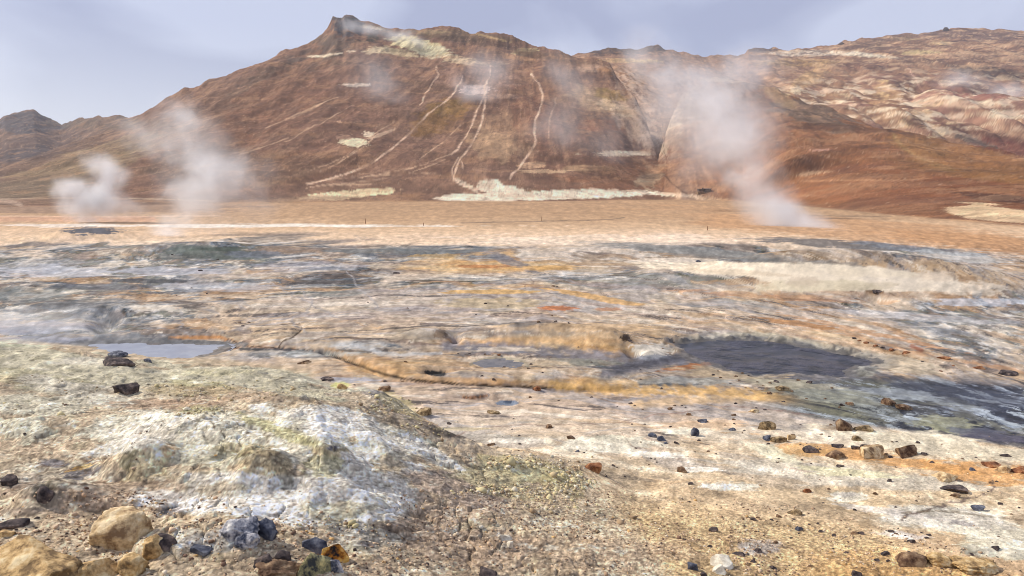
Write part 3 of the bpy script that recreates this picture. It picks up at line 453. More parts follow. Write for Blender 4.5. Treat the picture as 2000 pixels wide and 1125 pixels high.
    mb(850, 885, 80, 9, (226, 232, 226), .95, 32, soft=.4); mb(800, 870, 90, 20, (212, 208, 202), .8, 24); mb(760, 905, 40, 20, (206, 182, 150), .7); mb(690, 860, 10, 10, (160, 120, 80), .7); mb(900, 960, 110, 30, (182, 160, 150), .7, 20); mb(900, 1040, 160, 60, (176, 152, 136), .7, 10); mb(1040, 920, 110, 24, (196, 184, 136), .6, 10); mb(1090, 935, 60, 30, (182, 168, 116), .5, 30); mb(980, 925, 90, 30, (204, 192, 154), .7); mb(1000, 965, 60, 9, (208, 190, 150), .8, 10); mb(780, 790, 60, 16, (188, 174, 124), .6, 30); mb(665, 752, 20, 7, (214, 212, 130), .8)
    mb(1000, 860, 60, 6, (222, 222, 216), .8); mb(900, 838, 70, 4, (208, 190, 150), .5); mb(936, 1025, 20, 5, (214, 204, 196), .85, 45); mb(985, 1052, 18, 6, (208, 204, 204), .9, 30); mb(660, 690, .1, .1, (0, 0, 0), 0)
    mb(1480, 1068, 50, 16, (190, 178, 176), .8); mb(1100, 1080, 300, 40, (186, 158, 136), .5)
    kq = (y < 12) & (px < 1250)
    if kq.any():
        X, Y = x[kq], y[kq]; c1, c2, _ = voro(X / .13 + .35 * noise(X / .2, Y / .2, 11), Y / .13 + .35 * noise(X / .2, Y / .2, 12), 5); d1, d2, _ = voro(X / .045 + .3 * noise(X / .1, Y / .1, 13), Y / .045, 6)
        mk = md[kq] * sm(-.1, .5, fbm(X / .7, Y / .7, 2, 62)); cr_ = sm(.12, .0, c2 - c1) * mk; s.mix(cr_ * .9, rgb(120, 96, 78), kq); s.mix(sm(.12, .0, d2 - d1) * md[kq] * sm(-.1, .4, n2[kq]) * .4, rgb(140, 118, 98), kq)
        dk = fbm(X / .16, Y / .13, 4, 401, .65); s.mix(sm(.2, .42, dk) * md[kq] * .38, rgb(150, 126, 104), kq); s.mix(sm(.18, .4, -dk) * md[kq] * .5, rgb(232, 226, 216), kq); s.mix(sm(.25, .45, fbm(X / .35, Y / .3, 4, 405, .6)) * md[kq] * .35, rgb(190, 180, 146), kq)
    whi = sm(.45, .60, s.c.min(1)) * md
    # fine grit: dark and pale specks, stronger where the ground is gravel
    grit = sm(13, 6, y) * (.35 + .65 * np.maximum(g1, md * .7))
    mm = np.maximum(md, sm(1700, 1000, px) * 0)[:]; gk = np.maximum(md, sm(780, 860, py)); s.c[:, 0] = np.maximum(s.c[:, 0], s.c[:, 1] * (1.13 * gk)); s.c[:, 2] *= 1 - .06 * gk
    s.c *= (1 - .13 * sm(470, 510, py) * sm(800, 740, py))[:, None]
    wmm = 1 - .75 * np.exp(-(((px - 1620) / 330) ** 2 + ((py - 543) / 30) ** 2) ** 2) - .5 * sm(500, 440, py)
    s.c *= np.exp(wmm * .75 * n5 + wmm * (.36 * n4 + .44 * m4 + .26 * m2))[:, None]
    q = y0 < 14
    if q.any():
        v = np.zeros(len(x), np.float32); v[q] = fbm(x[q] / .028, y[q] / .035, 3, 131, .7)
        s.c *= np.exp(1.3 * v * grit + .6 * v * sm(12, 7, y))[:, None]; s.mix(sm(.30, .55, -v) * grit * .6, rgb(110, 82, 66)); s.mix(sm(.30, .55, v) * grit * .5, rgb(226, 206, 180))
        v2 = np.zeros(len(x), np.float32); v2[q] = noise(x[q] / .06, y[q] / .07, 137); s.mix(sm(.62, .8, v2) * grit * .8, rgb(104, 84, 74))
    # sprinkling of tiny dark stones and crusts on the flats
    v3 = noise(x / (.10 * e) , y / (.12 * e), 141); s.mix(sm(.66, .8, v3) * sm(470, 560, py) * sm(-.1, .3, n2) * sm(800, 700, py) * .6, rgb(96, 84, 80))
    s.c = np.clip(s.c, .012, .86); s.wet = np.clip(s.wet, 0, 1)
    s.tex = sm(425, 475, py) * (.35 + .35 * sm(.0, .3, n1) + .3 * sm(-.1, .25, m1)) * (.25 + .75 * wmm); s.tex = np.clip(np.maximum(s.tex, .9 * np.maximum(md * (1 - .6 * whi), g1)), 0, 1)
    s.tex = s.tex * (1 - .6 * sm(780, 850, py) * .3 * (1 - np.maximum(md, g1)))
    return s
CRACK_PX = [[(360, 660), (420, 658), (455, 664), (470, 676), (520, 678), (560, 682), (630, 688)], [(548, 684), (545, 674), (556, 664), (580, 655), (590, 640)], [(470, 676), (440, 684)], [(905, 775), (920, 778), (950, 773)]]

def paint_hills(x, y, z):
    s = Paint(x, y, z, True); px, py = s.px, s.py; t = x / y
    s.c[:] = rgb(146, 106, 86)
    n1 = fbm(x / 40, z / 14 + y / 60, 4, 201); n2 = fbm(x / 14, z / 8 + y / 40, 4, 203, .6); n3 = fbm(x / 5, z / 4 + y / 12, 4, 207, .6)
    an = np.interp(px, [-200, 300, 700, 880, 1000, 1130, 1290, 1300, 1400, 1700, 2000], [30, 34, 42, 58, 84, 102, 122, 62, 80, 110, 140]) * math.pi / 180     # the slope's own fall line
    ax_ = x * np.cos(an) + z * np.sin(an); cx_ = -x * np.sin(an) + z * np.cos(an)
    hs = sm(.25, .0, np.abs(t - .03) - .10) * .8 + .5
    st1 = fbm(ax_ / 60, cx_ / 5. + n2 * .5, 5, 211, .65); st2 = fbm(ax_ / 18, cx_ / 1.8, 4, 213, .62)
    s.mix(sm(-.3, .4, n1) * .5, rgb(132, 88, 66)); s.mix(sm(.1, .5, n2) * .45, rgb(164, 118, 92)); s.mix(sm(.1, .5, -n2) * .35, rgb(112, 80, 66))
    b = s.blob; l = s.line
    # far left ridge and left flank
    b(40, 300, 260, 100, (126, 98, 82), .8, rag=.2); b(60, 240, 90, 24, (78, 76, 84), .9, soft=.4, rag=.4); b(60, 285, 110, 26, (104, 82, 76), .7, -10); b(40, 300, 60, 12, (84, 74, 78), .8, -14); b(200, 240, 130, 14, (112, 96, 80), .6); b(130, 330, 260, 30, (150, 122, 92), .8, -20); b(50, 370, 200, 24, (122, 102, 86), .6)
    b(220, 320, 160, 18, (158, 130, 96), .5, -24); b(420, 240, 180, 70, (124, 88, 66), .7, -20); b(430, 330, 160, 50, (108, 82, 66), .7); b(560, 150, 120, 30, (104, 78, 62), .7, -18); b(620, 105, 90, 16, (98, 82, 74), .7, -16)
    b(540, 200, 130, 60, (140, 92, 66), .7, -30); b(700, 180, 120, 50, (138, 94, 74), .6); b(640, 260, 160, 60, (132, 90, 72), .6); b(560, 330, 160, 40, (128, 88, 64), .6)
    b(679, 48, 34, 26, (92, 86, 92), .95, soft=.3); b(640, 78, 40, 12, (94, 84, 78), .7); b(740, 60, 40, 9, (104, 96, 96), .6, 14); b(728, 74, 14, 10, (78, 74, 62), .9); b(820, 170, 60, 14, (116, 84, 66), .6)
    # bright sulphur and sinter patches near the top
    b(815, 88, 60, 16, (206, 186, 140), .95, 14, soft=.35, rag=.4); b(830, 95, 70, 15, (202, 190, 158), .7, 16); b(775, 102, 50, 9, (204, 180, 138), .7, 8); b(735, 98, 30, 7, (196, 172, 138), .8, -8); b(620, 110, 22, 2.5, (222, 196, 170), .95); b(650, 106, 22, 2.5, (222, 196, 170), .95, -8); b(685, 100, 10, 2.5, (214, 186, 160), .8); b(725, 54, 30, 4, (204, 184, 160), .7, 8)
    b(900, 118, 44, 8, (204, 172, 138), .8, 8); b(950, 125, 50, 6, (196, 160, 132), .5); b(1025, 101, 28, 8.5, (204, 176, 128), .95, -6, soft=.3, rag=.3); b(1010, 112, 40, 7, (198, 142, 100), .7, 8); b(900, 70, 120, 10, (116, 92, 66), .7, 4); b(920, 80, 70, 9, (92, 68, 54), .8, 8); b(1000, 92, 60, 10, (106, 74, 58), .6, 14); b(955, 72, 50, 2.6, (190, 154, 106), .7, 14); b(845, 62, 40, 5, (166, 138, 102), .7)
    b(1080, 112, 100, 8, (128, 92, 64), .7, 8); b(1150, 132, 26, 9, (196, 158, 136), .6); b(930, 150, 90, 26, (176, 134, 118), .55)
    b(930, 175, 34, 12, (212, 180, 172), .8); b(980, 188, 50, 5, (200, 156, 132), .5); b(700, 166, 36, 4, (214, 190, 174), .85); b(600, 216, 46, 3, (186, 146, 116), .5, -26)
    b(690, 278, 30, 9, (222, 202, 168), .97, 4, soft=.3, rag=.4); b(720, 262, 12, 6, (218, 190, 164), .9); b(672, 268, 18, 6, (198, 150, 122), .8); b(663, 238, 6, 3, (212, 160, 130), .9); b(745, 262, 30, 4, (206, 168, 140), .7, -22)
    # middle slopes
    b(860, 230, 70, 30, (160, 112, 56), .85, -28); b(880, 210, 46, 16, (158, 116, 50), .7); b(800, 300, 110, 26, (156, 112, 90), .6, -28); b(985, 262, 66, 46, (172, 130, 100), .65, 10); b(960, 280, 60, 30, (186, 146, 112), .6, 20); b(1050, 220, 60, 70, (150, 98, 74), .6); b(1140, 300, 140, 50, (136, 92, 72), .6); b(1100, 180, 80, 26, (168, 122, 94), .5)
    b(1160, 195, 60, 24, (184, 146, 112), .7, 18); b(1190, 185, 40, 12, (150, 118, 56), .7, 10); b(1180, 245, 60, 14, (158, 96, 62), .7); b(1230, 235, 26, 60, (190, 156, 134), .7, -35); b(1200, 210, 50, 12, (206, 174, 142), .6, 20)
    b(1215, 300, 66, 6, (206, 182, 156), .8, 0); b(1240, 298, 44, 5, (212, 190, 168), .8); b(1150, 328, 66, 7, (190, 150, 112), .6); b(1060, 335, 60, 4, (206, 166, 130), .7); b(1040, 322, 26, 8, (206, 160, 124), .7)
    b(1270, 345, 34, 22, (176, 158, 132), .85, -30); b(1240, 330, 100, 14, (140, 96, 70), .6); b(950, 335, 70, 12, (142, 104, 88), .6); b(1010, 374, 50, 5, (150, 116, 84), .7)
    # white and yellow fans at the foot
    b(960, 362, 34, 11, (232, 208, 186), .95, soft=.35); b(985, 371, 52, 12, (232, 208, 186), .9, 8); b(945, 386, 90, 10, (232, 208, 186), .95, soft=.3, rag=.5); b(1110, 380, 160, 10, (232, 208, 186), .97, -2, soft=.3, rag=.4); b(1200, 377, 80, 8, (232, 208, 186), .9); b(1320, 381, 70, 4.5, (232, 208, 186), .9, 4); b(1400, 390, 70, 4, (214, 182, 148), .7, 6); b(905, 358, 30, 5, (214, 190, 168), .6, 30)
    b(670, 381, 100, 8.5, (234, 198, 156), .97, -5, soft=.3, rag=.5); b(560, 391, 150, 4, (214, 172, 134), .8, -5, rag=.8); b(610, 388, 100, 6, (222, 188, 150), .8, -8); b(690, 360, 50, 2, (206, 164, 132), .7); b(790, 382, 40, 5, (150, 106, 76), .8); b(560, 392, 120, 4, (186, 132, 100), .6)
    b(330, 392, 500, 10, (150, 116, 94), .6); b(300, 408, 700, 12, (176, 134, 108), .75); b(20, 400, 30, 9, (132, 104, 86), .7); l([(0, 392), (26, 394), (44, 402), (34, 413), (10, 419)], 4.5, (190, 156, 136), .8, rag=.2); l([(0, 389), (130, 386), (300, 388), (420, 393)], 1.2, (190, 160, 136), .8); l([(0, 347), (100, 335), (170, 322)], 2, (170, 140, 104), .5, wob=6)
    b(840, 400, 560, 9, (182, 138, 100), .9, soft=.7, rag=.2); b(1350, 398, 300, 10, (184, 140, 98), .8, soft=.7, rag=.2); b(300, 418, 900, 10, (180, 140, 110), .6, soft=.7, rag=.2)
    # foot paths and pale runnels
    TR = (226, 184, 158)
    l0 = l; l = lambda pts, w_, c, a=1., rag=.9, wob=4, **k: l0(pts, w_, c, a * .9, rag=max(rag, .9), wob=wob + 2, **k)
    l([(852, 130), (856, 150), (846, 162), (832, 180), (826, 196), (820, 204)], 1.5, TR, .95, wob=5)
    l([(903, 150), (896, 170), (884, 185), (862, 204), (838, 222), (816, 244), (790, 268), (770, 286), (745, 305), (732, 314), (700, 330), (640, 350), (600, 360)], 1.7, TR, .9, wob=4)
    l([(958, 130), (952, 160), (946, 186), (940, 205), (930, 222), (922, 236), (914, 262), (900, 285), (882, 302)], 1.6, TR, .95, wob=4)
    l([(950, 190), (946, 215), (942, 238), (930, 258), (924, 280), (908, 300), (898, 310), (890, 328), (884, 346), (892, 358), (930, 370), (944, 374)], 1.8, TR, .95, wob=4); l([(898, 310), (905, 318), (904, 330)], 1.4, TR, .8); l([(895, 308), (880, 330), (884, 350)], 1.4, TR, .8)
    l([(1040, 146), (1054, 168), (1060, 192), (1056, 215), (1046, 238), (1044, 262), (1044, 285), (1034, 305), (1018, 325), (1000, 340), (995, 349)], 2.0, TR, .97, wob=4)
    l([(1498, 196), (1516, 218), (1530, 246), (1546, 262), (1562, 280), (1558, 290), (1530, 306), (1505, 325), (1480, 342), (1440, 356), (1410, 370), (1395, 376)], 2.0, (214, 174, 146), .95, wob=4); l([(1480, 342), (1440, 352), (1400, 362)], 4, (214, 186, 166), .7, wob=4); l([(1392, 382), (1370, 380)], 2, (200, 150, 110), .8)
    for k, q in enumerate(([(880, 300), (830, 322), (770, 336), (700, 346)], [(870, 312), (800, 340), (720, 352), (640, 362), (600, 368)], [(770, 238), (720, 268), (690, 300), (640, 320), (600, 334)], [(690, 206), (640, 232), (600, 254), (560, 276)], [(740, 262), (690, 300), (640, 330)], [(600, 356), (700, 344), (850, 338)], [(520, 250), (600, 215), (660, 190)], [(380, 330), (480, 300), (560, 270)], [(905, 240), (880, 262), (850, 290), (820, 310)], [(1085, 190), (1075, 230), (1070, 270)], [(1470, 352), (1440, 365), (1410, 372)])):
        l(q, 1.2, (206, 164, 134), .8, wob=5, rag=.8)
    for k in range(60):
        rng = random.Random(k); x0 = rng.uniform(380, 900); y0 = rng.uniform(170, 320); le = rng.uniform(30, 90); sl_ = rng.uniform(.5, .75)
        l([(x0, y0), (x0 - le, y0 + le * sl_)], rng.uniform(.5, 1.1), rng.choice([(176, 128, 100), (112, 78, 60), (186, 140, 108)]), .4, wob=4, rag=.8)
    l([(1010, 108), (1100, 118), (1170, 122), (1200, 140), (1230, 165), (1260, 200), (1285, 250), (1290, 300)], 1.6, (104, 78, 66), .6, wob=3); l([(1165, 120), (1195, 135), (1222, 158)], 1, (202, 170, 150), .7, wob=2)
    # middle hill; its lit left side is painted paler
    nm = sm(1285, 1310, px + (py - 150) * -.10) * sm(380, 330, y) * (py > 140)
    s.mix(nm * sm(1420, 1350, px) * .55, rgb(182, 154, 138)); s.mix(nm * sm(1400, 1560, px) * .8, rgb(154, 98, 62)); b(1330, 190, 60, 50, (204, 182, 166), .5, -40); b(1400, 200, 80, 50, (150, 124, 112), .7); b(1390, 155, 60, 5, (196, 170, 148), .7, 4); b(1310, 255, 26, 30, (196, 172, 150), .7, -40); b(1380, 290, 100, 50, (140, 96, 78), .6)
    b(1580, 220, 90, 28, (118, 98, 86), .85, 14); b(1640, 250, 130, 9, (104, 70, 54), .7, 4); b(1520, 190, 40, 16, (160, 128, 92), .6, 30); l([(1520, 172), (1560, 184), (1620, 202), (1680, 222), (1740, 240), (1766, 247)], 5.5, (212, 186, 148), .95, wob=4, taper=False); l([(1560, 184), (1600, 200)], 3, (140, 118, 96), .6)
    b(1600, 318, 82, 16, (84, 56, 42), .92, 2, soft=.6, rag=.4); b(1560, 372, 14, 2.5, (70, 50, 40), .8); b(1640, 345, 500, 60, (156, 96, 56), .45); b(1500, 360, 140, 34, (168, 108, 66), .6); b(1590, 338, 40, 4, (206, 160, 124), .8, -6); b(1600, 293, 26, 2.2, (206, 150, 130), .8); b(1870, 300, 170, 40, (168, 112, 62), .8, 12); b(1800, 285, 70, 18, (172, 120, 72), .6, 14); l([(1745, 262), (1765, 290), (1800, 315), (1860, 332)], 4, (180, 140, 84), .6, wob=6)
    b(1880, 375, 170, 32, (140, 82, 50), .8, 6); b(1960, 388, 90, 9, (84, 54, 42), .8, 6); b(1700, 380, 170, 24, (156, 96, 62), .6, 6); b(1940, 415, 80, 15, (222, 186, 148), .9, 8, soft=.4, rag=.9); b(1900, 405, 34, 7, (206, 176, 138), .7, -20); l([(1560, 352), (1700, 352), (1820, 348)], 1.4, (196, 140, 100), .7, wob=4); l([(1600, 412), (1780, 424), (2000, 440)], 1.6, (204, 156, 112), .8, wob=3)
    b(1900, 340, 190, 12, (150, 100, 52), .6, 8); b(1700, 330, 90, 12, (150, 90, 58), .5)
    # gully between the hills
    b(1296, 290, 10, 12, (96, 84, 60), .8)
    # back slopes on the right
    bk = sm(365, 420, y)
    rt = bk * sm(1080, 1140, px)
    s.mix(rt * .8, rgb(160, 116, 92)); s.mix(rt * sm(.05, .4, n2) * .6, rgb(190, 146, 112)); s.mix(rt * sm(.1, .5, -n2 + .4 * n3) * .5, rgb(118, 82, 70)); s.mix(rt * sm(.15, .5, n3) * .4, rgb(206, 170, 130))
    b(1210, 100, 90, 8, (74, 58, 54), .9); b(1280, 94, 30, 7, (64, 52, 50), .95); b(1215, 118, 40, 5, (202, 158, 108), .9); b(1250, 120, 40, 5, (196, 164, 98), .8); b(1230, 135, 60, 16, (166, 112, 68), .7); b(1245, 150, 26, 20, (158, 108, 60), .7)
    b(1400, 112, 120, 10, (150, 120, 108), .6); b(1485, 97, 34, 7, (88, 80, 84), .9); b(1650, 104, 80, 5, (208, 190, 172), .95, 3); b(1570, 104, 80, 7, (204, 184, 168), .8); b(1710, 110, 70, 3, (210, 190, 166), .8, 4); b(1800, 103, 50, 5, (200, 172, 122), .85); b(1840, 84, 22, 4, (204, 168, 122), .9); b(1770, 76, 30, 3, (170, 146, 106), .7)
    b(1880, 68, 170, 12, (114, 90, 90), .7, 2); b(1730, 80, 70, 8, (110, 88, 78), .6, -8); b(1700, 94, 90, 4, (98, 76, 70), .7); b(1920, 110, 120, 9, (184, 142, 114), .7, 2); b(1560, 122, 100, 8, (176, 136, 84), .7); b(1690, 130, 70, 8, (112, 70, 60), .7); b(1800, 118, 90, 6, (120, 88, 76), .6)
    b(1930, 140, 90, 12, (72, 54, 50), .95, 6, soft=.4, rag=.3); b(1970, 150, 60, 9, (62, 48, 48), .8, 4); b(1800, 160, 140, 22, (126, 92, 84), .7); b(1900, 175, 90, 12, (128, 98, 96), .6)
    b(1580, 155, 50, 16, (190, 150, 104), .7, -30); b(1640, 190, 26, 9, (206, 176, 142), .9); b(1610, 188, 40, 14, (150, 104, 72), .6); b(1730, 180, 34, 20, (206, 168, 118), .9, 20, soft=.5); b(1705, 200, 18, 26, (184, 138, 96), .7, 30); b(1755, 200, 50, 24, (150, 108, 76), .7, -40); b(1680, 205, 24, 18, (112, 74, 58), .7); b(1555, 176, 14, 9, (208, 186, 156), .9); b(1620, 175, 18, 8, (116, 84, 66), .6)
    b(1860, 200, 100, 15, (204, 166, 142), .85, 4); b(1920, 190, 90, 7, (176, 110, 100), .8, 3); b(1800, 225, 50, 20, (206, 170, 132), .85, -34); b(1850, 250, 46, 10, (212, 182, 142), .9, -26); b(1960, 225, 60, 9, (208, 190, 166), .9, 3); b(1900, 235, 90, 9, (190, 148, 120), .8, 6); b(1850, 220, 40, 12, (122, 94, 84), .8); b(1900, 262, 120, 16, (110, 66, 56), .85, 12); b(1960, 285, 80, 16, (118, 56, 46), .8, 10); b(1900, 275, 60, 6, (106, 92, 84), .8, 16); b(1780, 240, 30, 6, (90, 64, 50), .7, 20)
    l([(1775, 135), (1795, 165), (1806, 182), (1815, 195)], 1.3, (206, 160, 146), .9, wob=5); l([(1940, 190), (1900, 215), (1870, 250)], 3, (206, 180, 150), .5, wob=8)
    s.mix(sm(.14, .30, st1 + .4 * st2 + .3 * n1) * .22, rgb(190, 146, 114)); s.mix(sm(.12, .30, -st1 + .5 * n2) * .3, rgb(96, 66, 54)); lu = s.c.mean(1, keepdims=True); s.c *= np.array([.88, .92, .90], np.float32) * (.96 + .42 * sm(.16, .45, lu))
    # texture
    bdl0 = np.exp(-(((px - 1790) / 320) ** 2 + ((py - 205) / 70) ** 2) ** 2) * (y > 360)
    kb = 1 - .75 * bdl0
    s.c *= np.exp(.27 * n3 + .50 * n2 + hs * .10 * st1 + .08 * st2 + kb * .36 * fbm(x / 1.6, z / 1.2 + y / 3, 3, 231, .6))[:, None]
    h1 = fbm(ax_ / 9 + .4 * n3, cx_ / 3.2 + .4 * n2, 6, 251, .74); h2 = fbm(x / 22, z / 8 + y / 30, 6, 257, .72)
    bdl = np.exp(-(((px - 1790) / 300) ** 2 + ((py - 205) / 62) ** 2) ** 2) * (y > 360)
    h3 = fbm(x / 15 + 3, z / 9 + y / 30, 6, 263, .66); s.mix(bdl * sm(-.04, .06, h3) * .6, rgb(202, 162, 128)); s.mix(bdl * sm(.09, .15, h3) * .8, rgb(234, 212, 182)); s.mix(bdl * sm(.08, .16, -h3) * .6, rgb(126, 82, 66)); s.mix(bdl * sm(.1, .2, n1) * .3, rgb(186, 130, 116))
    up = sm(150, 120, py) * sm(1440, 1520, px) * (y > 400); s.mix(up * sm(.10, .15, h2 - .3 * h1) * .6, rgb(208, 174, 140)); s.mix(up * sm(.08, .14, -h2) * .6, rgb(96, 74, 70))
    gl = np.exp(-(((px - 1262) + (py - 230) * -.42) / 30) ** 2) * sm(110, 150, py) * sm(330, 290, py); s.mix(gl * sm(-.12, .05, h1) * .6, rgb(212, 182, 158))
    h1 = h1 * kb; s.mix(sm(.17, .21, h1 + .3 * h2) * .16, rgb(204, 160, 126)); s.mix(sm(.15, .20, -h1 + .3 * h2) * .20, rgb(82, 58, 48)); s.mix(sm(.16, .24, h2) * .3, rgb(186, 138, 96)); s.mix(sm(.16, .24, -h2) * .35, rgb(92, 66, 58))
    spk = noise(x / 1.1, z / .8 + y / 2.4, 241); s.mix(sm(.6, .75, spk) * .45, rgb(84, 62, 52)); s.mix(sm(.66, .8, -spk) * .35, rgb(206, 172, 140))
    s.c = np.clip(s.c, .012, .8)
    return s

# ------------------------------------------------------------------ building meshes
def setprop(o, label=None, cat=None, group=None, kind=None):
    if label: o['label'] = label
    if cat: o['category'] = cat
    if group: o['group'] = group
    if kind: o['kind'] = kind
    return o
def grid_mesh(name, X, Y, Z, col, wet, tex, mat, kind='structure'):
    nr, nc = X.shape; n = nr * nc
    me = bpy.data.meshes.new(name); me.vertices.add(n)
    me.vertices.foreach_set('co', np.stack([X.ravel(), Y.ravel(), Z.ravel()], 1).astype(np.float32).ravel())
    idx = np.arange(n).reshape(nr, nc); q = np.stack([idx[:-1, :-1], idx[:-1, 1:], idx[1:, 1:], idx[1:, :-1]], -1).reshape(-1, 4)
    me.loops.add(q.size); me.loops.foreach_set('vertex_index', q.ravel().astype(np.int32))
    me.polygons.add(len(q)); me.polygons.foreach_set('loop_start', np.arange(0, q.size, 4, dtype=np.int32))
    me.polygons.foreach_set('use_smooth', np.ones(len(q), bool))
    me.update(calc_edges=True)
    a = me.attributes.new('Col', 'FLOAT_COLOR', 'POINT'); a.data.foreach_set('color', np.concatenate([col, np.ones((n, 1), np.float32)], 1).astype(np.float32).ravel())
    a = me.attributes.new('Tex', 'FLOAT', 'POINT'); a.data.foreach_set('value', tex.astype(np.float32))
    a = me.attributes.new('Wet', 'FLOAT', 'POINT'); a.data.foreach_set('value', wet.astype(np.float32))
    me.materials.append(mat); o = bpy.data.objects.new(name, me); C.objects.link(o); o['kind'] = kind
    return o
def newmat(name):
    m = bpy.data.materials.new(name); m.use_nodes = True; b = m.node_tree.nodes['Principled BSDF']; b.inputs['Roughness'].default_value = .9; b.inputs['Specular IOR Level'].default_value = .25
    return m, m.node_tree, b
def ground_material(name, s1, s2, bump, dist, var=.25):
    m, t, b = newmat(name); n = t.nodes; l = t.links
    a = n.new('ShaderNodeAttribute'); a.attribute_name = 'Col'; wv = n.new('ShaderNodeAttribute'); wv.attribute_name = 'Wet'
    tc = n.new('ShaderNodeTexCoord'); t1 = n.new('ShaderNodeTexNoise'); t1.inputs['Scale'].default_value = s1; t1.inputs['Detail'].default_value = 8; t1.inputs['Roughness'].default_value = .78; l.new(tc.outputs['Object'], t1.inputs[0])
    t2 = n.new('ShaderNodeTexNoise'); t2.inputs['Scale'].default_value = s2; t2.inputs['Detail'].default_value = 4; t2.inputs['Roughness'].default_value = .65; l.new(tc.outputs['Object'], t2.inputs[0])
    mr = n.new('ShaderNodeMapRange'); mr.inputs['From Min'].default_value = .3; mr.inputs['From Max'].default_value = .7; mr.inputs['To Min'].default_value = 1 - var; mr.inputs['To Max'].default_value = 1 + var; l.new(t1.outputs[0], mr.inputs[0])
    mx = n.new('ShaderNodeVectorMath'); mx.operation = 'SCALE'; tx = n.new('ShaderNodeAttribute'); tx.attribute_name = 'Tex'; q1 = n.new('ShaderNodeMath'); q1.operation = 'SUBTRACT'; l.new(mr.outputs[0], q1.inputs[0]); q1.inputs[1].default_value = 1.
    q2 = n.new('ShaderNodeMath'); q2.operation = 'MULTIPLY_ADD'; l.new(q1.outputs[0], q2.inputs[0]); l.new(tx.outputs['Fac'], q2.inputs[1]); q2.inputs[2].default_value = 1.; l.new(a.outputs['Color'], mx.inputs[0]); l.new(q2.outputs[0], mx.inputs['Scale']); l.new(mx.outputs[0], b.inputs['Base Color'])
    ad = n.new('ShaderNodeMath'); ad.operation = 'MULTIPLY_ADD'; l.new(t2.outputs[0], ad.inputs[0]); ad.inputs[1].default_value = .5; l.new(t1.outputs[0], ad.inputs[2])
    bp = n.new('ShaderNodeBump'); bs = n.new('ShaderNodeMath'); bs.operation = 'MULTIPLY'; bs.use_clamp = True; bs.inputs[1].default_value = bump; l.new(tx.outputs['Fac'], bs.inputs[0]); l.new(bs.outputs[0], bp.inputs['Strength']); bp.inputs['Distance'].default_value = dist; l.new(ad.outputs[0], bp.inputs['Height'])
    l.new(bp.outputs[0], b.inputs['Normal'])
    ro = n.new('ShaderNodeMapRange'); ro.inputs['To Min'].default_value = .92; ro.inputs['To Max'].default_value = .30; l.new(wv.outputs['Fac'], ro.inputs[0]); l.new(ro.outputs[0], b.inputs['Roughness'])
    sp = n.new('ShaderNodeMapRange'); sp.inputs['To Min'].default_value = .15; sp.inputs['To Max'].default_value = .5; l.new(wv.outputs['Fac'], sp.inputs[0]); l.new(sp.outputs[0], b.inputs['Specular IOR Level'])
    return m
QUAL = 1.0
AY = 3.0                                                   # the fan of grid columns starts this far behind the eye
def fan(ys, nc, tmax):
    u = np.linspace(-1, 1, nc); tt = tmax * (u * .8 + .2 * u ** 3)
    Yg, T = np.meshgrid(np.asarray(ys), tt, indexing='ij'); return T * (Yg + AY), Yg
mat_near = ground_material('geothermal_ground', 7, 110, .85, .032, .32)
ys1 = np.concatenate([np.linspace(.6, 3.2, 40)[:-1], np.geomspace(3.2, 7.2, int(380 * QUAL))[:-1], np.geomspace(7.2, 13, int(270 * QUAL))[:-1], np.geomspace(13, 62, int(430 * QUAL))])
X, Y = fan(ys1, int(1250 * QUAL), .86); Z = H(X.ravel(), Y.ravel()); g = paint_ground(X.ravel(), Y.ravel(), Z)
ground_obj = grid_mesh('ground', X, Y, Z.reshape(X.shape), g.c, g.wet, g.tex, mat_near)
mat_far = ground_material('hill_soil', .12, 2.2, .9, 1.2, .24)
ys2 = np.concatenate([np.geomspace(61.7, 240, int(150 * QUAL))[:-1], np.linspace(240, 560, int(330 * QUAL))[:-1], np.linspace(560, 1050, int(170 * QUAL))])
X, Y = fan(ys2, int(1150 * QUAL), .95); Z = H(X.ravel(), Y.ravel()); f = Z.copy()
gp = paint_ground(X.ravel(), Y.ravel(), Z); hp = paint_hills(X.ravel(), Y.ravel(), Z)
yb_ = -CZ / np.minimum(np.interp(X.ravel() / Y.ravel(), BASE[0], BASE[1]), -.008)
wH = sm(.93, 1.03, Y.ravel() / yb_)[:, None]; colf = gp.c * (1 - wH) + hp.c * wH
hill_obj = grid_mesh('hills', X, Y, Z.reshape(X.shape), colf, gp.wet * (1 - wH[:, 0]), wH[:, 0] * .8 + .12, mat_far)
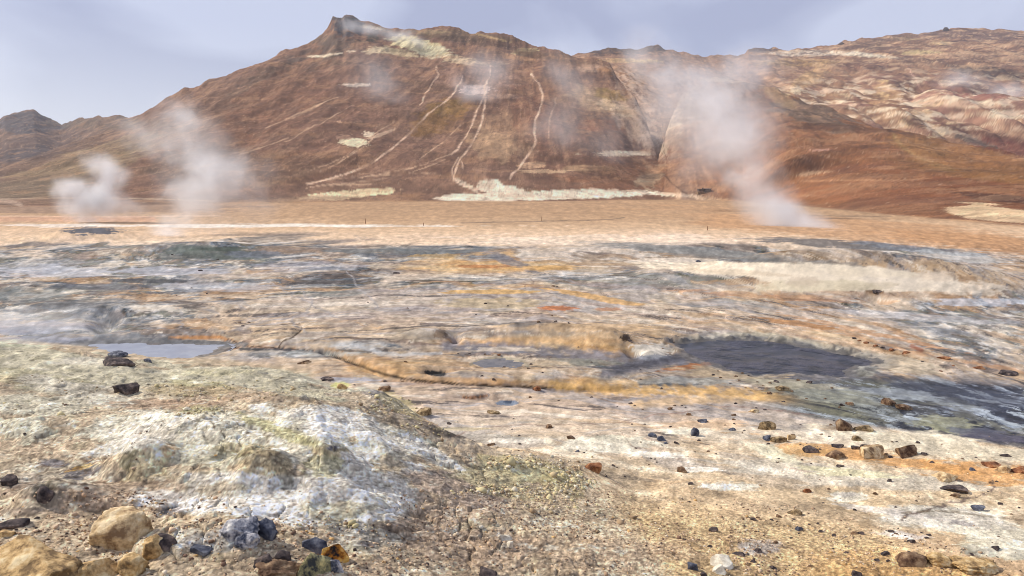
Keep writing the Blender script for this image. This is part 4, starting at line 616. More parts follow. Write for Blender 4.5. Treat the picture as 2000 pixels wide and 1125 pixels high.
# ------------------------------------------------------------------ pools of mud
def pool(name, poly, z, c1, c2, rough, bumpy, scale, label, grow=.35):
    m, t, b = newmat(name); n = t.nodes; l = t.links
    tc = n.new('ShaderNodeTexCoord'); a = n.new('ShaderNodeTexNoise'); a.inputs['Scale'].default_value = scale; a.inputs['Detail'].default_value = 5; a.inputs['Roughness'].default_value = .6; l.new(tc.outputs['Object'], a.inputs[0])
    lo = n.new('ShaderNodeTexNoise'); lo.inputs['Scale'].default_value = .9; lo.inputs['Detail'].default_value = 4; l.new(tc.outputs['Object'], lo.inputs[0])
    r = n.new('ShaderNodeValToRGB'); r.color_ramp.elements[0].position = .4; r.color_ramp.elements[1].position = .62; r.color_ramp.elements[0].color = (*c1, 1); r.color_ramp.elements[1].color = (*c2, 1)
    mx = n.new('ShaderNodeMath'); mx.operation = 'MULTIPLY_ADD'; l.new(lo.outputs[0], mx.inputs[0]); mx.inputs[1].default_value = .5; r.color_ramp.elements[0].position = .44; r.color_ramp.elements[1].position = .56; l.new(a.outputs[0], mx.inputs[2]); sb = n.new('ShaderNodeMath'); sb.operation = 'MULTIPLY'; l.new(mx.outputs[0], sb.inputs[0]); sb.inputs[1].default_value = .667
    l.new(sb.outputs[0], r.inputs[0]); l.new(r.outputs[0], b.inputs['Base Color']); b.inputs['Roughness'].default_value = rough; b.inputs['Specular IOR Level'].default_value = .5
    bm_ = n.new('ShaderNodeMath'); bm_.operation = 'MULTIPLY'; mr = n.new('ShaderNodeMapRange'); mr.inputs['From Min'].default_value = .42; mr.inputs['From Max'].default_value = .56; l.new(lo.outputs[0], mr.inputs[0]); l.new(mr.outputs[0], bm_.inputs[0]); l.new(a.outputs[0], bm_.inputs[1])
    bp = n.new('ShaderNodeBump'); bp.inputs['Strength'].default_value = bumpy; bp.inputs['Distance'].default_value = .12; l.new(bm_.outputs[0], bp.inputs['Height']); l.new(bp.outputs[0], b.inputs['Normal'])
    cx = sum(p[0] for p in poly) / len(poly); cy2 = sum(p[1] for p in poly) / len(poly)
    bm = bmesh.new(); vs = []
    for (x, y) in poly:
        dx, dy = x - cx, y - cy2; d = math.hypot(dx, dy); vs.append(bm.verts.new((x + dx / d * grow, y + dy / d * grow, z)))
    bm.faces.new(vs); bmesh.ops.triangulate(bm, faces=bm.faces[:]); me = bpy.data.meshes.new(name); bm.to_mesh(me); bm.free(); me.materials.append(m)
    o = bpy.data.objects.new(name, me); C.objects.link(o); o['kind'] = 'structure'; o['label'] = label; return o
def lin(r, g, b, k=1.): return tuple(k * (v / 255.) ** 2.2 for v in (r, g, b))
pool('mud_pool', pool_dark, ZP, lin(18, 18, 22), lin(60, 58, 66), .36, 1., 3.2, 'dark bubbling mud pool', .45)
pool('mud_water', pool_left, ZP + .04, lin(138, 140, 148), lin(152, 154, 160), .3, .15, 3, 'pale grey-blue muddy pool', .3)
pool('mud_puddle', pool_mid, ZP + .05, lin(92, 90, 90), lin(112, 108, 106), .4, .3, 5, 'small grey mud puddle', .2)
# ------------------------------------------------------------------ rocks
def rock_mat(name, cols, scale=9, bump=.8, dist=.02, rough=.92):
    m, t, b = newmat(name); n = t.nodes; l = t.links; b.inputs['Roughness'].default_value = rough
    tc = n.new('ShaderNodeTexCoord'); a = n.new('ShaderNodeTexNoise'); a.inputs['Scale'].default_value = scale; a.inputs['Detail'].default_value = 7; a.inputs['Roughness'].default_value = .68; l.new(tc.outputs['Object'], a.inputs[0])
    r = n.new('ShaderNodeValToRGB'); e = r.color_ramp.elements; ps = np.linspace(.40, .60, len(cols))
    for i, c in enumerate(cols):
        q = e[i] if i < 2 else e.new(ps[i]); q.position = ps[i]; q.color = (*lin(c[0], c[1], c[2] * .95, 1.12), 1)
    l.new(a.outputs[0], r.inputs[0]); l.new(r.outputs[0], b.inputs['Base Color'])
    f = n.new('ShaderNodeTexNoise'); f.inputs['Scale'].default_value = scale * 5; f.inputs['Detail'].default_value = 5; f.inputs['Roughness'].default_value = .7; l.new(tc.outputs['Object'], f.inputs[0])
    ad = n.new('ShaderNodeMath'); ad.operation = 'MULTIPLY_ADD'; l.new(f.outputs[0], ad.inputs[0]); ad.inputs[1].default_value = .4; l.new(a.outputs[0], ad.inputs[2])
    bp = n.new('ShaderNodeBump'); bp.inputs['Strength'].default_value = bump; bp.inputs['Distance'].default_value = dist; l.new(ad.outputs[0], bp.inputs['Height']); l.new(bp.outputs[0], b.inputs['Normal'])
    return m
RM = {
    'dark': rock_mat('dark_lava', [(46, 41, 44), (80, 70, 70), (124, 108, 102)]), 'slate': rock_mat('slate_rock', [(50, 52, 66), (84, 86, 100), (128, 128, 138)]),
    'brown': rock_mat('brown_rock', [(74, 54, 44), (116, 92, 74), (158, 134, 110)]), 'rust': rock_mat('rusty_rock', [(84, 54, 40), (134, 88, 62), (172, 128, 94)]),
    'tan': rock_mat('tan_rock', [(130, 104, 80), (196, 168, 132), (226, 204, 172)]), 'ochre': rock_mat('ochre_rock', [(112, 90, 66), (190, 156, 112), (220, 198, 162)]),
    'pale': rock_mat('pale_rock', [(170, 156, 142), (208, 198, 186), (228, 222, 214)]), 'pitted': rock_mat('pitted_rock', [(72, 76, 92), (168, 164, 172), (222, 216, 216)], 16),
    'mottled': rock_mat('mottled_rock', [(60, 62, 64), (150, 142, 108), (214, 196, 140)], 13), 'flame': rock_mat('orange_black_rock', [(40, 36, 38), (176, 112, 46), (222, 176, 100)], 14), 'olive': rock_mat('olive_rock', [(72, 60, 46), (136, 114, 88), (188, 166, 134)]),
    'crag': rock_mat('crag_rock', [(44, 42, 48), (74, 68, 72), (104, 94, 90)], .6, .8, .4)}
def rock_mesh(name, w_, d_, h_, seed, sub, ang, rag, knob=0.):
    rng = random.Random(seed); bm = bmesh.new(); bmesh.ops.create_icosphere(bm, subdivisions=sub, radius=1.)
    v = np.array([p.co[:] for p in bm.verts], np.float64)
    if ang > 1: v = np.sign(v) * np.abs(v) ** .72; v /= np.abs(v).max()
    for k in range(ang * 2 + 3):
        a = rng.uniform(0, 2 * math.pi); e = rng.uniform(-.25, 1.); nn = np.array([math.cos(a) * math.sqrt(1 - e * e), math.sin(a) * math.sqrt(1 - e * e), e]); dcut = rng.uniform(.42, .80) if ang > 1 else rng.uniform(.6, .9)
        p = v @ nn; k_ = p > dcut; v[k_] -= nn * (p[k_] - dcut)[:, None] * .98
    o = rng.uniform(0, 50)
    def n3(s, sd_): return (noise(v[:, 0] * s + o, v[:, 1] * s + v[:, 2] * .7 * s, sd_) + noise(v[:, 1] * s - o, v[:, 2] * s + v[:, 0] * .6 * s, sd_ + 1) + noise(v[:, 2] * s + 2 * o, v[:, 0] * s, sd_ + 2)) / 1.7
    r = 1 + rag * (.45 * n3(1.1, seed) + .28 * n3(2.6, seed + 5) + (.16 * n3(6, seed + 9) if sub > 2 else 0) + (.11 * n3(13, seed + 11) + .07 * n3(27, seed + 13) if sub > 3 else 0)) + knob * np.abs(n3(2.2, seed + 20)) * .5
    v *= r[:, None]; v /= np.array([np.ptp(v[:, 0]) / 2, np.ptp(v[:, 1]) / 2, np.ptp(v[:, 2]) / 2])
    v *= np.array([w_ / 2, d_ / 2, h_ / 2]); v[:, 2] += h_ * .5
    for p, c in zip(bm.verts, v): p.co = c
    me = bpy.data.meshes.new(name); bm.to_mesh(me); bm.free()
    if ang < 2 or sub >= 4:
        me.polygons.foreach_set('use_smooth', np.ones(len(me.polygons), bool))
    return me
ROCKS = [  # px, py of the middle, width, height in pixels, look, angular cuts, label, group
    (240, 1036, 104, 76, 'tan', 2, 'big rounded tan boulder split by a hairline crack beside the white sinter', None), (229, 1001, 36, 24, 'tan', 1, 'small tan lump under a black hollow, touching the big rounded tan boulder', None),
    (70, 1112, 168, 80, 'ochre', 2, 'widest yellow-tan boulder, cut off by the bottom left corner of the picture', None), (172, 1113, 82, 46, 'ochre', 2, 'low yellow-tan boulder right against the widest boulder in the bottom corner', None),
    (302, 1068, 46, 48, 'ochre', 1, 'knobbly golden rock with a black rock behind it', None), (322, 1056, 38, 32, 'dark', 3, 'black rock tucked behind the knobbly golden rock', None), (252, 1104, 52, 42, 'ochre', 1, 'knobbly orange-gold rock just in front of the big rounded tan boulder', None),
    (519, 1032, 42, 44, 'slate', 1, 'rounded blue-black rock beside the white pitted rock', None), (470, 1030, 74, 46, 'pitted', 1, 'white pitted rock with blue-grey stains left of a blue-black rock', None), (480, 1056, 52, 30, 'pitted', 1, 'grey and white crusted rock below the white pitted rock', None),
    (385, 1073, 38, 17, 'slate', 2, 'flat blue-black rock half buried in gravel, alone near the bottom', None), (607, 1062, 50, 28, 'slate', 3, 'blue-grey layered rock resting above a yellow-stained rock', None), (612, 1098, 66, 52, 'mottled', 2, 'yellow-stained grey rock below the blue-grey layered rock', None),
    (655, 1076, 54, 40, 'flame', 2, 'orange and black rock shaped like a claw at the bottom', None), (660, 1102, 28, 36, 'pitted', 2, 'small upright grey-white rock under the orange and black rock', None), (549, 1088, 32, 24, 'dark', 1, 'round black rock on top of the dark rock pile near the bottom', None),
    (520, 1100, 52, 34, 'dark', 2, 'black rock left of the round black one in the rock pile', None), (537, 1117, 92, 34, 'brown', 1, 'brown-grey slab at the foot of the dark rock pile', None), (247, 757, 40, 27, 'dark', 5, 'angular black boulder in the hollow between the pale mounds', None),
    (16, 938, 28, 22, 'dark', 1, 'round black rock at the left edge of the picture', None), (85, 966, 30, 32, 'dark', 1, 'black knobbly lump in a ring of grey crust', None), (24, 1026, 46, 15, 'dark', 2, 'flat dark rock on the brown gravel by the left edge', None), (12, 1042, 28, 13, 'ochre', 2, 'small orange rock under the flat dark rock by the left edge', None),
    (225, 708, 56, 15, 'dark', 3, 'flat black rock standing for a dark hollow in the mound by the left pool', None), (228, 692, 36, 13, 'slate', 1, 'low blue-black rock on the near shore of the left pool', None), (287, 704, 17, 9, 'slate', 2, 'small grey rock at the right end of the near shore of the left pool', None),  # flat black rock is added in place of a dark hollow
    (668, 755, 20, 13, 'ochre', 0, 'small sulphur-yellow lump on the crest of the sinter mound', None), (949, 1118, 38, 20, 'dark', 4, 'dark rock cut off by the bottom edge left of the middle', None),
    (940, 1028, 13, 14, 'pale', 1, 'small white stone at the lower end of a pale streak', None), (996, 1064, 15, 14, 'pale', 2, 'pale stone just below a longer pale stone', None), (987, 1050, 30, 12, 'pale', 2, 'long pale stone on brown gravel', None),
    (827, 805, 34, 16, 'olive', 3, 'olive-brown rock with a dark top, alone on the pink flat', None), (748, 759, 27, 11, 'brown', 3, 'low brown rock by the bluish wet strip', None), (1049, 758, 17, 13, 'rust', 5, 'small red-brown block on the dark crack', None), (878, 826, 13, 8, 'dark', 3, 'small dark stone below the olive-brown rock', None),
    (1072, 833, 16, 9, 'brown', 3, 'flat brown stone straight below the two small blue hollows', None), (1113, 854, 17, 9, 'brown', 3, 'flat brown stone above the white crust patch', None), (1156, 911, 35, 20, 'rust', 5, 'striped red-brown block standing alone in the near right field', None), (1197, 907, 10, 8, 'dark', 3, 'small dark stone right of the striped red-brown block', None),
    (1127, 879, 11, 8, 'slate', 2, 'small grey stone above the striped red-brown block', None), (960, 868, 16, 7, 'brown', 3, 'small brown stone at the edge of the yellow crust', None), (1087, 1002, 8, 9, 'dark', 2, 'small purple-black stone in the tan gravel', None), (960, 805, 26, 7, 'olive', 3, 'low olive debris on the pink flat below the blue hollow', None),
    (1274, 849, 17, 11, 'slate', 3, 'grey stone, leftmost of the three grey stones in a row', None), (1293, 856, 18, 13, 'slate', 2, 'blue-grey stone, middle of the three grey stones in a row', None), (1299, 864, 10, 7, 'slate', 2, 'smallest and lowest of the three grey stones', None), (1322, 863, 12, 11, 'dark', 3, 'tilted black stone right of the three grey stones', None),
    (1358, 843, 18, 21, 'slate', 1, 'upright blue-black stone shaped like a seated figure', None), (1370, 822, 19, 8, 'slate', 2, 'long grey stone behind the upright blue-black stone', None), (1310, 798, 12, 7, 'brown', 3, 'dark brown stone on a small ochre patch', None), (1346, 809, 13, 6, 'brown', 3, 'flat dark stone right of the small ochre patch', None),
    (1435, 808, 12, 11, 'brown', 3, 'brown stone, uppermost of a column of three', None), (1433, 818, 9, 7, 'brown', 3, 'brown stone, middle of a column of three', None), (1434, 826, 7, 6, 'dark', 3, 'dark stone, lowest of a column of three', None), (1430, 838, 14, 7, 'slate', 2, 'flat grey stone below the column of three stones', None), (1472, 803, 19, 8, 'tan', 2, 'pale tan stone on the ochre band', None),
    (1498, 830, 30, 23, 'olive', 4, 'olive-brown boulder with a dark overhanging top', None), (1500, 856, 16, 10, 'slate', 2, 'blue-grey stone below the overhanging olive boulder', None), (1525, 858, 31, 15, 'olive', 4, 'tan boulder with a dark underside below the overhanging olive boulder', None), (1544, 853, 16, 15, 'tan', 4, 'light tan stone leaning on a grey-brown one', None), (1549, 848, 11, 12, 'brown', 3, 'grey-brown stone behind the light tan stone', None),
    (1332, 917, 19, 13, 'brown', 4, 'dark brown jagged stone beside a white crust patch', None), (1648, 831, 40, 27, 'brown', 6, 'large angular brown boulder with a steep dark side, hindmost of the boulder cluster', None), (1688, 836, 34, 12, 'olive', 4, 'low tan slab right of the large angular brown boulder', None), (1674, 855, 22, 13, 'olive', 5, 'small pointed olive stone in front of the low tan slab', None),
    (1584, 878, 29, 11, 'dark', 3, 'flat black stone, leftmost of the boulder cluster', None), (1634, 887, 39, 19, 'brown', 4, 'blocky grey-brown boulder with a pale lower edge', None), (1637, 871, 24, 9, 'dark', 3, 'black stone behind the blocky grey-brown boulder', None), (1672, 873, 20, 9, 'dark', 3, 'black stone left behind the large light tan boulder', None), (1687, 870, 15, 8, 'dark', 3, 'black stone right behind the large light tan boulder', None),
    (1699, 881, 56, 29, 'tan', 4, 'large light tan boulder, the brightest of the boulder cluster', None), (1776, 880, 45, 27, 'brown', 4, 'folded brown boulder on orange gravel', None), (1806, 886, 13, 7, 'dark', 3, 'small dark stone touching the folded brown boulder', None), (1576, 958, 17, 10, 'rust', 4, 'small rust-red stone on the pale ground', None), (1962, 915, 29, 18, 'tan', 5, 'pointed pinkish tan stone near the right edge', None),
    (1938, 907, 33, 10, 'rust', 2, 'low rust-coloured mound of stone behind the pointed tan stone', None), (1993, 918, 30, 10, 'rust', 2, 'low brown stone at the right edge beside the pointed tan stone', None), (1852, 931, 45, 16, 'tan', 4, 'wide tan stone with a black underside', None), (1864, 954, 42, 13, 'dark', 3, 'flat black and yellow streaked stone', None), (1865, 967, 17, 8, 'brown', 3, 'small brown stone below the streaked stone', None),
    (1968, 889, 19, 7, 'dark', 3, 'dark flat stone alone on pale ground near the right edge', None), (1899, 916, 13, 8, 'slate', 2, 'small grey stone on the orange gravel', None), (1912, 994, 22, 11, 'slate', 2, 'dark grey stone right of the winding dark crust', None), (1554, 1000, 28, 13, 'olive', 4, 'tan wedge-shaped stone on the ochre gravel', None), (1521, 1007, 13, 9, 'brown', 4, 'small brown stone left of the wedge-shaped stone', None),
    (1391, 1034, 18, 9, 'dark', 3, 'black stone with a peaked top on the ochre gravel', None), (1561, 1033, 14, 8, 'slate', 2, 'small grey stone below the wedge-shaped stone', None), (1482, 1075, 17, 6, 'dark', 3, 'thin long black stone on the ochre gravel', None), (1354, 1105, 22, 17, 'slate', 3, 'blue-grey stone left of the pinkish rock near the bottom', None), (1404, 1112, 29, 18, 'pale', 4, 'pale angular stone in front of the pinkish rock near the bottom', None),
    (1416, 1098, 44, 20, 'pale', 2, 'pinkish pale rock near the bottom, with an angular stone in front', None), (1375, 1123, 14, 9, 'dark', 3, 'black stone cut by the bottom edge right of the blue-grey stone', None), (1783, 1092, 62, 24, 'brown', 6, 'long square-cut brown block near the bottom right', None), (1836, 1094, 44, 20, 'ochre', 1, 'ochre crust lump right against the square-cut brown block', None), (1905, 1106, 84, 22, 'ochre', 1, 'long low ochre ledge, rightmost of the stones by the bottom edge', None),
    (1673, 1121, 18, 12, 'dark', 2, 'dark stone at the bottom edge left of the square-cut block', None), (1782, 1057, 14, 9, 'dark', 3, 'peaked black stone on the greenish white crust', None), (1948, 1070, 14, 9, 'dark', 3, 'black stone on the pale crust near the right edge', None), (1730, 1081, 15, 7, 'dark', 2, 'oval black stone above the square-cut brown block', None), (1670, 994, 10, 8, 'dark', 3, 'black stone below the greenish white crust dome', None),
    (1668, 1041, 15, 8, 'brown', 2, 'rusty dark stone, left one of a pair', None), (1682, 1040, 13, 9, 'dark', 3, 'dark stone, right one of a pair', None), (1742, 1036, 13, 8, 'dark', 2, 'dark stone between the pair of stones and the pale crust', None),
    (1740, 786, 26, 14, 'brown', 4, 'brown boulder in the blue-black mud', None), (1768, 797, 28, 11, 'brown', 2, 'low brown boulder right of the other one in the blue-black mud', None), (1530, 759, 28, 10, 'olive', 1, 'rounded brown lump on the shore below the dark pool', None), (1582, 744, 13, 11, 'dark', 3, 'black stone on the shore below the dark pool', None), (1364, 509, 12, 7, 'slate', 3, 'grey block standing behind the white mound', None),
    (595, 707, 27, 8, 'brown', 3, 'dark brown flat stone above the wet strip', None), (636, 739, 28, 7, 'dark', 3, 'flat black stone in the bluish wet strip', None), (1231, 662, 12, 15, 'dark', 2, 'black stone standing for the shade in the mouth of a small vent', None), (1712, 569, 18, 6, 'dark', 2, 'dark stone at the foot of the white mound', None), (975, 693, 9, 6, 'rust', 3, 'rust-red pebble on the rim above the small grey puddle', None),  # stone at the vent is added as the hillock's shaded side
    (1848, 57, 9, 10, 'crag', 3, 'lone black boulder on the right-hand skyline', None), (1643, 84, 11, 8, 'crag', 3, 'smaller black boulder on the skyline between the crag and the lone boulder', None), (923, 61, 4, 5, 'crag', 2, 'tiny dark rock standing on the summit ridge', None)]
GRP = [  # clusters of small look-alike stones: label, group, look, list of (px, py, w, h)
    ('tiny dark stone among the scattering on the pale pink flat below the crack', 'tiny dark stones on the pale pink flat', 'dark', [(1035, 775, 8, 6), (1091, 781, 6, 4), (1003, 817, 5, 4), (1014, 850, 7, 4), (787, 744, 9, 4), (751, 744, 8, 4), (643, 743, 7, 5), (693, 751, 6, 4), (824, 798, 7, 4), (1232, 787, 10, 5), (1240, 791, 6, 3), (1155, 775, 8, 4), (1255, 799, 5, 3), (1242, 875, 6, 4), (1234, 828, 6, 3), (1259, 828, 6, 4), (1240, 841, 5, 3), (1205, 794, 5, 3), (1166, 849, 5, 3), (1000, 838, 5, 3)]),
    ('tiny dark stone among the scattering around the grey stones in the right field', 'tiny dark stones in the right field', 'dark', [(1318, 791, 7, 5), (1332, 792, 6, 3), (1339, 795, 6, 3), (1366, 859, 8, 6), (1383, 881, 8, 4), (1399, 886, 6, 3), (1279, 896, 6, 4), (1272, 895, 6, 3), (1268, 907, 5, 3), (1437, 787, 8, 5), (1478, 796, 5, 4), (1495, 800, 8, 3), (1252, 863, 5, 3), (1309, 833, 7, 3), (1382, 823, 5, 3), (1454, 840, 6, 3), (1416, 830, 6, 3), (1293, 869, 5, 3), (1348, 943, 12, 7), (1518, 902, 5, 4), (1450, 845, 5, 3), (1500, 866, 8, 6)]),
    ('tiny dark stone among the scattering round the big boulders', 'tiny dark stones round the boulder cluster', 'dark', [(1623, 829, 8, 5), (1629, 821, 5, 4), (1563, 829, 5, 3), (1563, 867, 5, 4), (1605, 848, 7, 3), (1620, 852, 6, 3), (1662, 927, 6, 4), (1738, 938, 11, 8), (1619, 954, 7, 4), (1641, 910, 14, 5), (1585, 905, 5, 3), (1521, 895, 6, 3), (1520, 902, 6, 3), (1567, 897, 6, 4), (1740, 892, 10, 6), (1750, 912, 5, 3), (1742, 863, 6, 3), (1792, 864, 8, 4), (1739, 824, 4, 3), (1820, 902, 9, 5), (1730, 886, 8, 4), (1602, 877, 6, 3), (1752, 862, 5, 3)]),
    ('tiny dark stone among the scattering near the winding dark crust', 'tiny dark stones near the winding crust', 'dark', [(1935, 942, 9, 5), (1948, 940, 7, 3), (1955, 984, 9, 5), (1991, 991, 6, 4), (1710, 963, 12, 8), (1816, 1045, 11, 4), (1811, 1050, 9, 4), (1800, 1040, 6, 3), (1805, 1064, 5, 3), (1776, 1077, 6, 4), (1750, 990, 8, 3), (1907, 893, 6, 3), (1880, 895, 6, 3), (1930, 960, 5, 3), (1898, 1082, 8, 4), (1797, 1055, 6, 4), (1975, 1004, 5, 3), (1873, 962, 7, 4)]),
    ('tiny dark stone among the scattering on the ochre gravel', 'tiny dark stones on the ochre gravel', 'dark', [(1480, 1010, 9, 5), (1471, 1014, 13, 6), (1454, 1027, 8, 4), (1508, 1015, 8, 4), (1518, 1018, 6, 3), (1603, 1037, 12, 6), (1629, 1045, 10, 5), (1387, 1066, 12, 7), (1516, 1059, 11, 6), (1445, 1083, 25, 6), (1459, 1082, 12, 4), (1510, 1108, 15, 8), (1519, 1087, 9, 7), (1597, 1021, 7, 6), (1472, 1096, 13, 6), (1551, 1014, 8, 3), (1452, 991, 6, 3), (1400, 985, 5, 3), (1482, 1037, 5, 3), (1628, 1071, 6, 4), (1583, 1105, 12, 7), (1546, 1050, 7, 4), (1715, 1094, 12, 4), (1735, 1095, 8, 4), (1502, 1077, 9, 4), (1333, 974, 5, 3), (1608, 982, 6, 3), (1652, 1078, 6, 4), (1372, 1110, 7, 4), (1481, 1101, 7, 6), (1220, 930, 6, 3), (1184, 930, 8, 4), (1206, 913, 5, 3), (1140, 884, 6, 3), (1282, 902, 5, 3), (1015, 867, 7, 4), (1013, 879, 7, 4)]),
    ('small stone in the strewn patch below the dark pool', 'small stones strewn below the dark pool', 'brown', [(1393, 731, 9, 5), (1408, 737, 7, 4), (1437, 734, 9, 6), (1450, 728, 8, 5), (1462, 733, 6, 4), (1480, 745, 6, 4), (1491, 753, 5, 3), (1504, 747, 7, 5), (1515, 744, 12, 5), (1548, 764, 8, 4), (1560, 742, 8, 5), (1444, 742, 6, 4), (1426, 748, 5, 3), (1505, 768, 12, 5), (1625, 757, 6, 4), (1612, 778, 7, 4), (1645, 790, 12, 7), (1660, 788, 14, 8), (1640, 795, 7, 4), (1575, 778, 6, 3), (1530, 784, 10, 3), (1457, 757, 5, 3), (1470, 722, 6, 4), (1402, 724, 6, 4)]),
    ('small red-brown stone in the line of crust above the blue mud', 'red-brown stones in a line on the right', 'rust', [(1668, 660, 9, 5), (1680, 665, 9, 4), (1693, 669, 12, 5), (1710, 675, 10, 5), (1724, 678, 9, 5), (1742, 682, 12, 6), (1770, 688, 16, 7), (1845, 699, 20, 6), (1802, 706, 6, 3), (1862, 713, 6, 5), (1839, 724, 6, 5), (1913, 718, 22, 7), (1975, 729, 36, 8)]),
    ('tiny dark stone scattered on the beige mud flat', 'tiny dark stones on the beige mud flat', 'dark', [(1052, 628, 9, 5), (1085, 627, 7, 4), (1111, 630, 7, 5), (822, 632, 5, 4), (796, 601, 6, 4), (930, 614, 5, 3), (895, 690, 5, 4), (917, 690, 6, 4), (947, 691, 6, 4), (1037, 710, 8, 5), (1033, 719, 8, 3), (984, 717, 9, 3), (792, 706, 8, 4), (941, 733, 7, 4), (964, 740, 10, 6), (1251, 721, 6, 6), (1080, 558, 9, 4), (1088, 560, 6, 3), (948, 592, 7, 4), (775, 533, 14, 4), (1078, 616, 5, 3), (992, 597, 5, 3), (404, 573, 5, 3), (374, 562, 5, 3), (277, 562, 4, 3), (425, 506, 5, 3), (337, 497, 5, 3), (392, 528, 10, 4), (564, 525, 4, 3), (345, 577, 4, 3), (331, 679, 6, 4), (486, 629, 7, 3), (467, 629, 6, 3), (474, 636, 8, 3), (1155, 707, 6, 3), (1130, 677, 5, 3), (1294, 680, 5, 3), (1060, 727, 6, 3), (718, 590, 5, 3), (1220, 655, 4, 3), (1316, 668, 4, 3), (1251, 740, 5, 4), (1292, 758, 8, 4)])]
todo = [(r[0], r[1], r[2], r[3], r[4], r[5], r[6], r[7], 'boulder' if r[2] > 38 else 'rock' if r[2] > 14 else 'stone') for r in ROCKS]
for lab, gr, look, items in GRP:
    for k, (a, b_, w_, h_) in enumerate(items):
        todo.append((a, b_, w_, h_, look if k % 4 else ('brown' if look == 'dark' else 'dark'), 3, lab, gr, 'stone'))
ANCH = [(1500, 700, 'the dark mud pool'), (330, 690, 'the left pool'), (975, 712, 'the small grey puddle'), (850, 729, 'the black oval hollow'), (990, 787, 'the small blue hollow'), (1156, 911, 'the striped red-brown block'), (827, 805, 'the olive-brown rock on the pink flat'),
        (1358, 843, 'the upright blue-black stone'), (1332, 917, 'the jagged dark brown stone'), (1648, 831, 'the large angular brown boulder'), (1699, 881, 'the large light tan boulder'), (1498, 830, 'the olive-brown overhanging boulder'), (1776, 880, 'the folded brown boulder'),
        (1962, 915, 'the pointed pinkish tan stone'), (1864, 954, 'the flat streaked stone'), (1554, 1000, 'the wedge-shaped tan stone'), (1783, 1092, 'the square-cut brown block'), (1354, 1105, 'the blue-grey stone near the bottom'), (1576, 958, 'the rust-red stone'), (1391, 1034, 'the peaked black stone'),
        (1049, 758, 'the red-brown block on the crack'), (1600, 545, 'the white mound'), (1231, 662, 'the vent mouth'), (1755, 790, 'the brown boulders in the mud'), (1530, 759, 'the rounded brown lump'), (1434, 817, 'the column of three stones'), (1655, 970, 'the greenish white crust dome'), (1285, 852, 'the three grey stones'), (1584, 878, 'the flat black stone of the boulder cluster')]
lk = {}
for i, q in enumerate(todo):
    if q[7] is None: continue
    ax, ay, ph = min(ANCH, key=lambda a: math.hypot(a[0] - q[0], 1.6 * (a[1] - q[1]))); dx, dy = q[0] - ax, 1.8 * (q[1] - ay)
    h = 'left of' if dx < 0 else 'right of'; v_ = 'behind' if dy < 0 else 'in front of'
    d = h if abs(dx) > 2.2 * abs(dy) else v_ if abs(dy) > 2.2 * abs(dx) else ('behind and ' if dy < 0 else 'in front and ') + h
    lk.setdefault((d, ph), []).append((math.hypot(dx, dy), i))
ORD = ['nearest', 'second nearest', 'third nearest', 'fourth nearest', 'fifth nearest', 'sixth nearest', 'seventh nearest', 'eighth nearest', 'ninth nearest', 'tenth nearest', 'eleventh nearest', 'twelfth nearest', 'thirteenth nearest', 'fourteenth nearest', 'fifteenth nearest']
for (d, ph), v_ in lk.items():
    for r_, (_, i) in enumerate(sorted(v_)):
        q = list(todo[i]); c_ = {'dark': 'dark', 'brown': 'brown', 'rust': 'red-brown'}[q[4]]
        q[6] = ('tiny %s stone %s %s' % (c_, d, ph)) if len(v_) == 1 else '%s stone %s %s' % (ORD[min(r_, 14)], d, ph); todo[i] = tuple(q)
pts = at([(q[0], q[1] + q[3] * .36) for q in todo])
for i, (q, (x, y, z)) in enumerate(zip(todo, pts)):
    w_ = q[2] * math.hypot(x, y) / F * 1.03; h_ = q[3] * math.hypot(y, CZ - z) / F * 1.14; far = y > 100
    if not far and q[2] < 14: w_ *= .85; h_ = min(h_, .6 * w_)
    d_ = w_ * (.72 if q[2] > 14 else .8); sub = (5 if q[2] > 70 else 4 if q[2] > 40 else 3) if q[2] > 14 else 2
    me = rock_mesh(q[8], w_, d_, h_, 100 + i * 31, sub, q[5], .24 if q[5] > 1 else .5, .25 if q[5] <= 1 else 0)
    me.materials.append(RM[q[4]]); o = bpy.data.objects.new(q[8], me); C.objects.link(o)
    o.location = (x, y + d_ * .15, z - h_ * .30); o.rotation_euler = (0, random.Random(i).uniform(-.12, .12), random.Random(i + 7).uniform(-.3, .3))
    setprop(o, q[6], q[8], q[7])
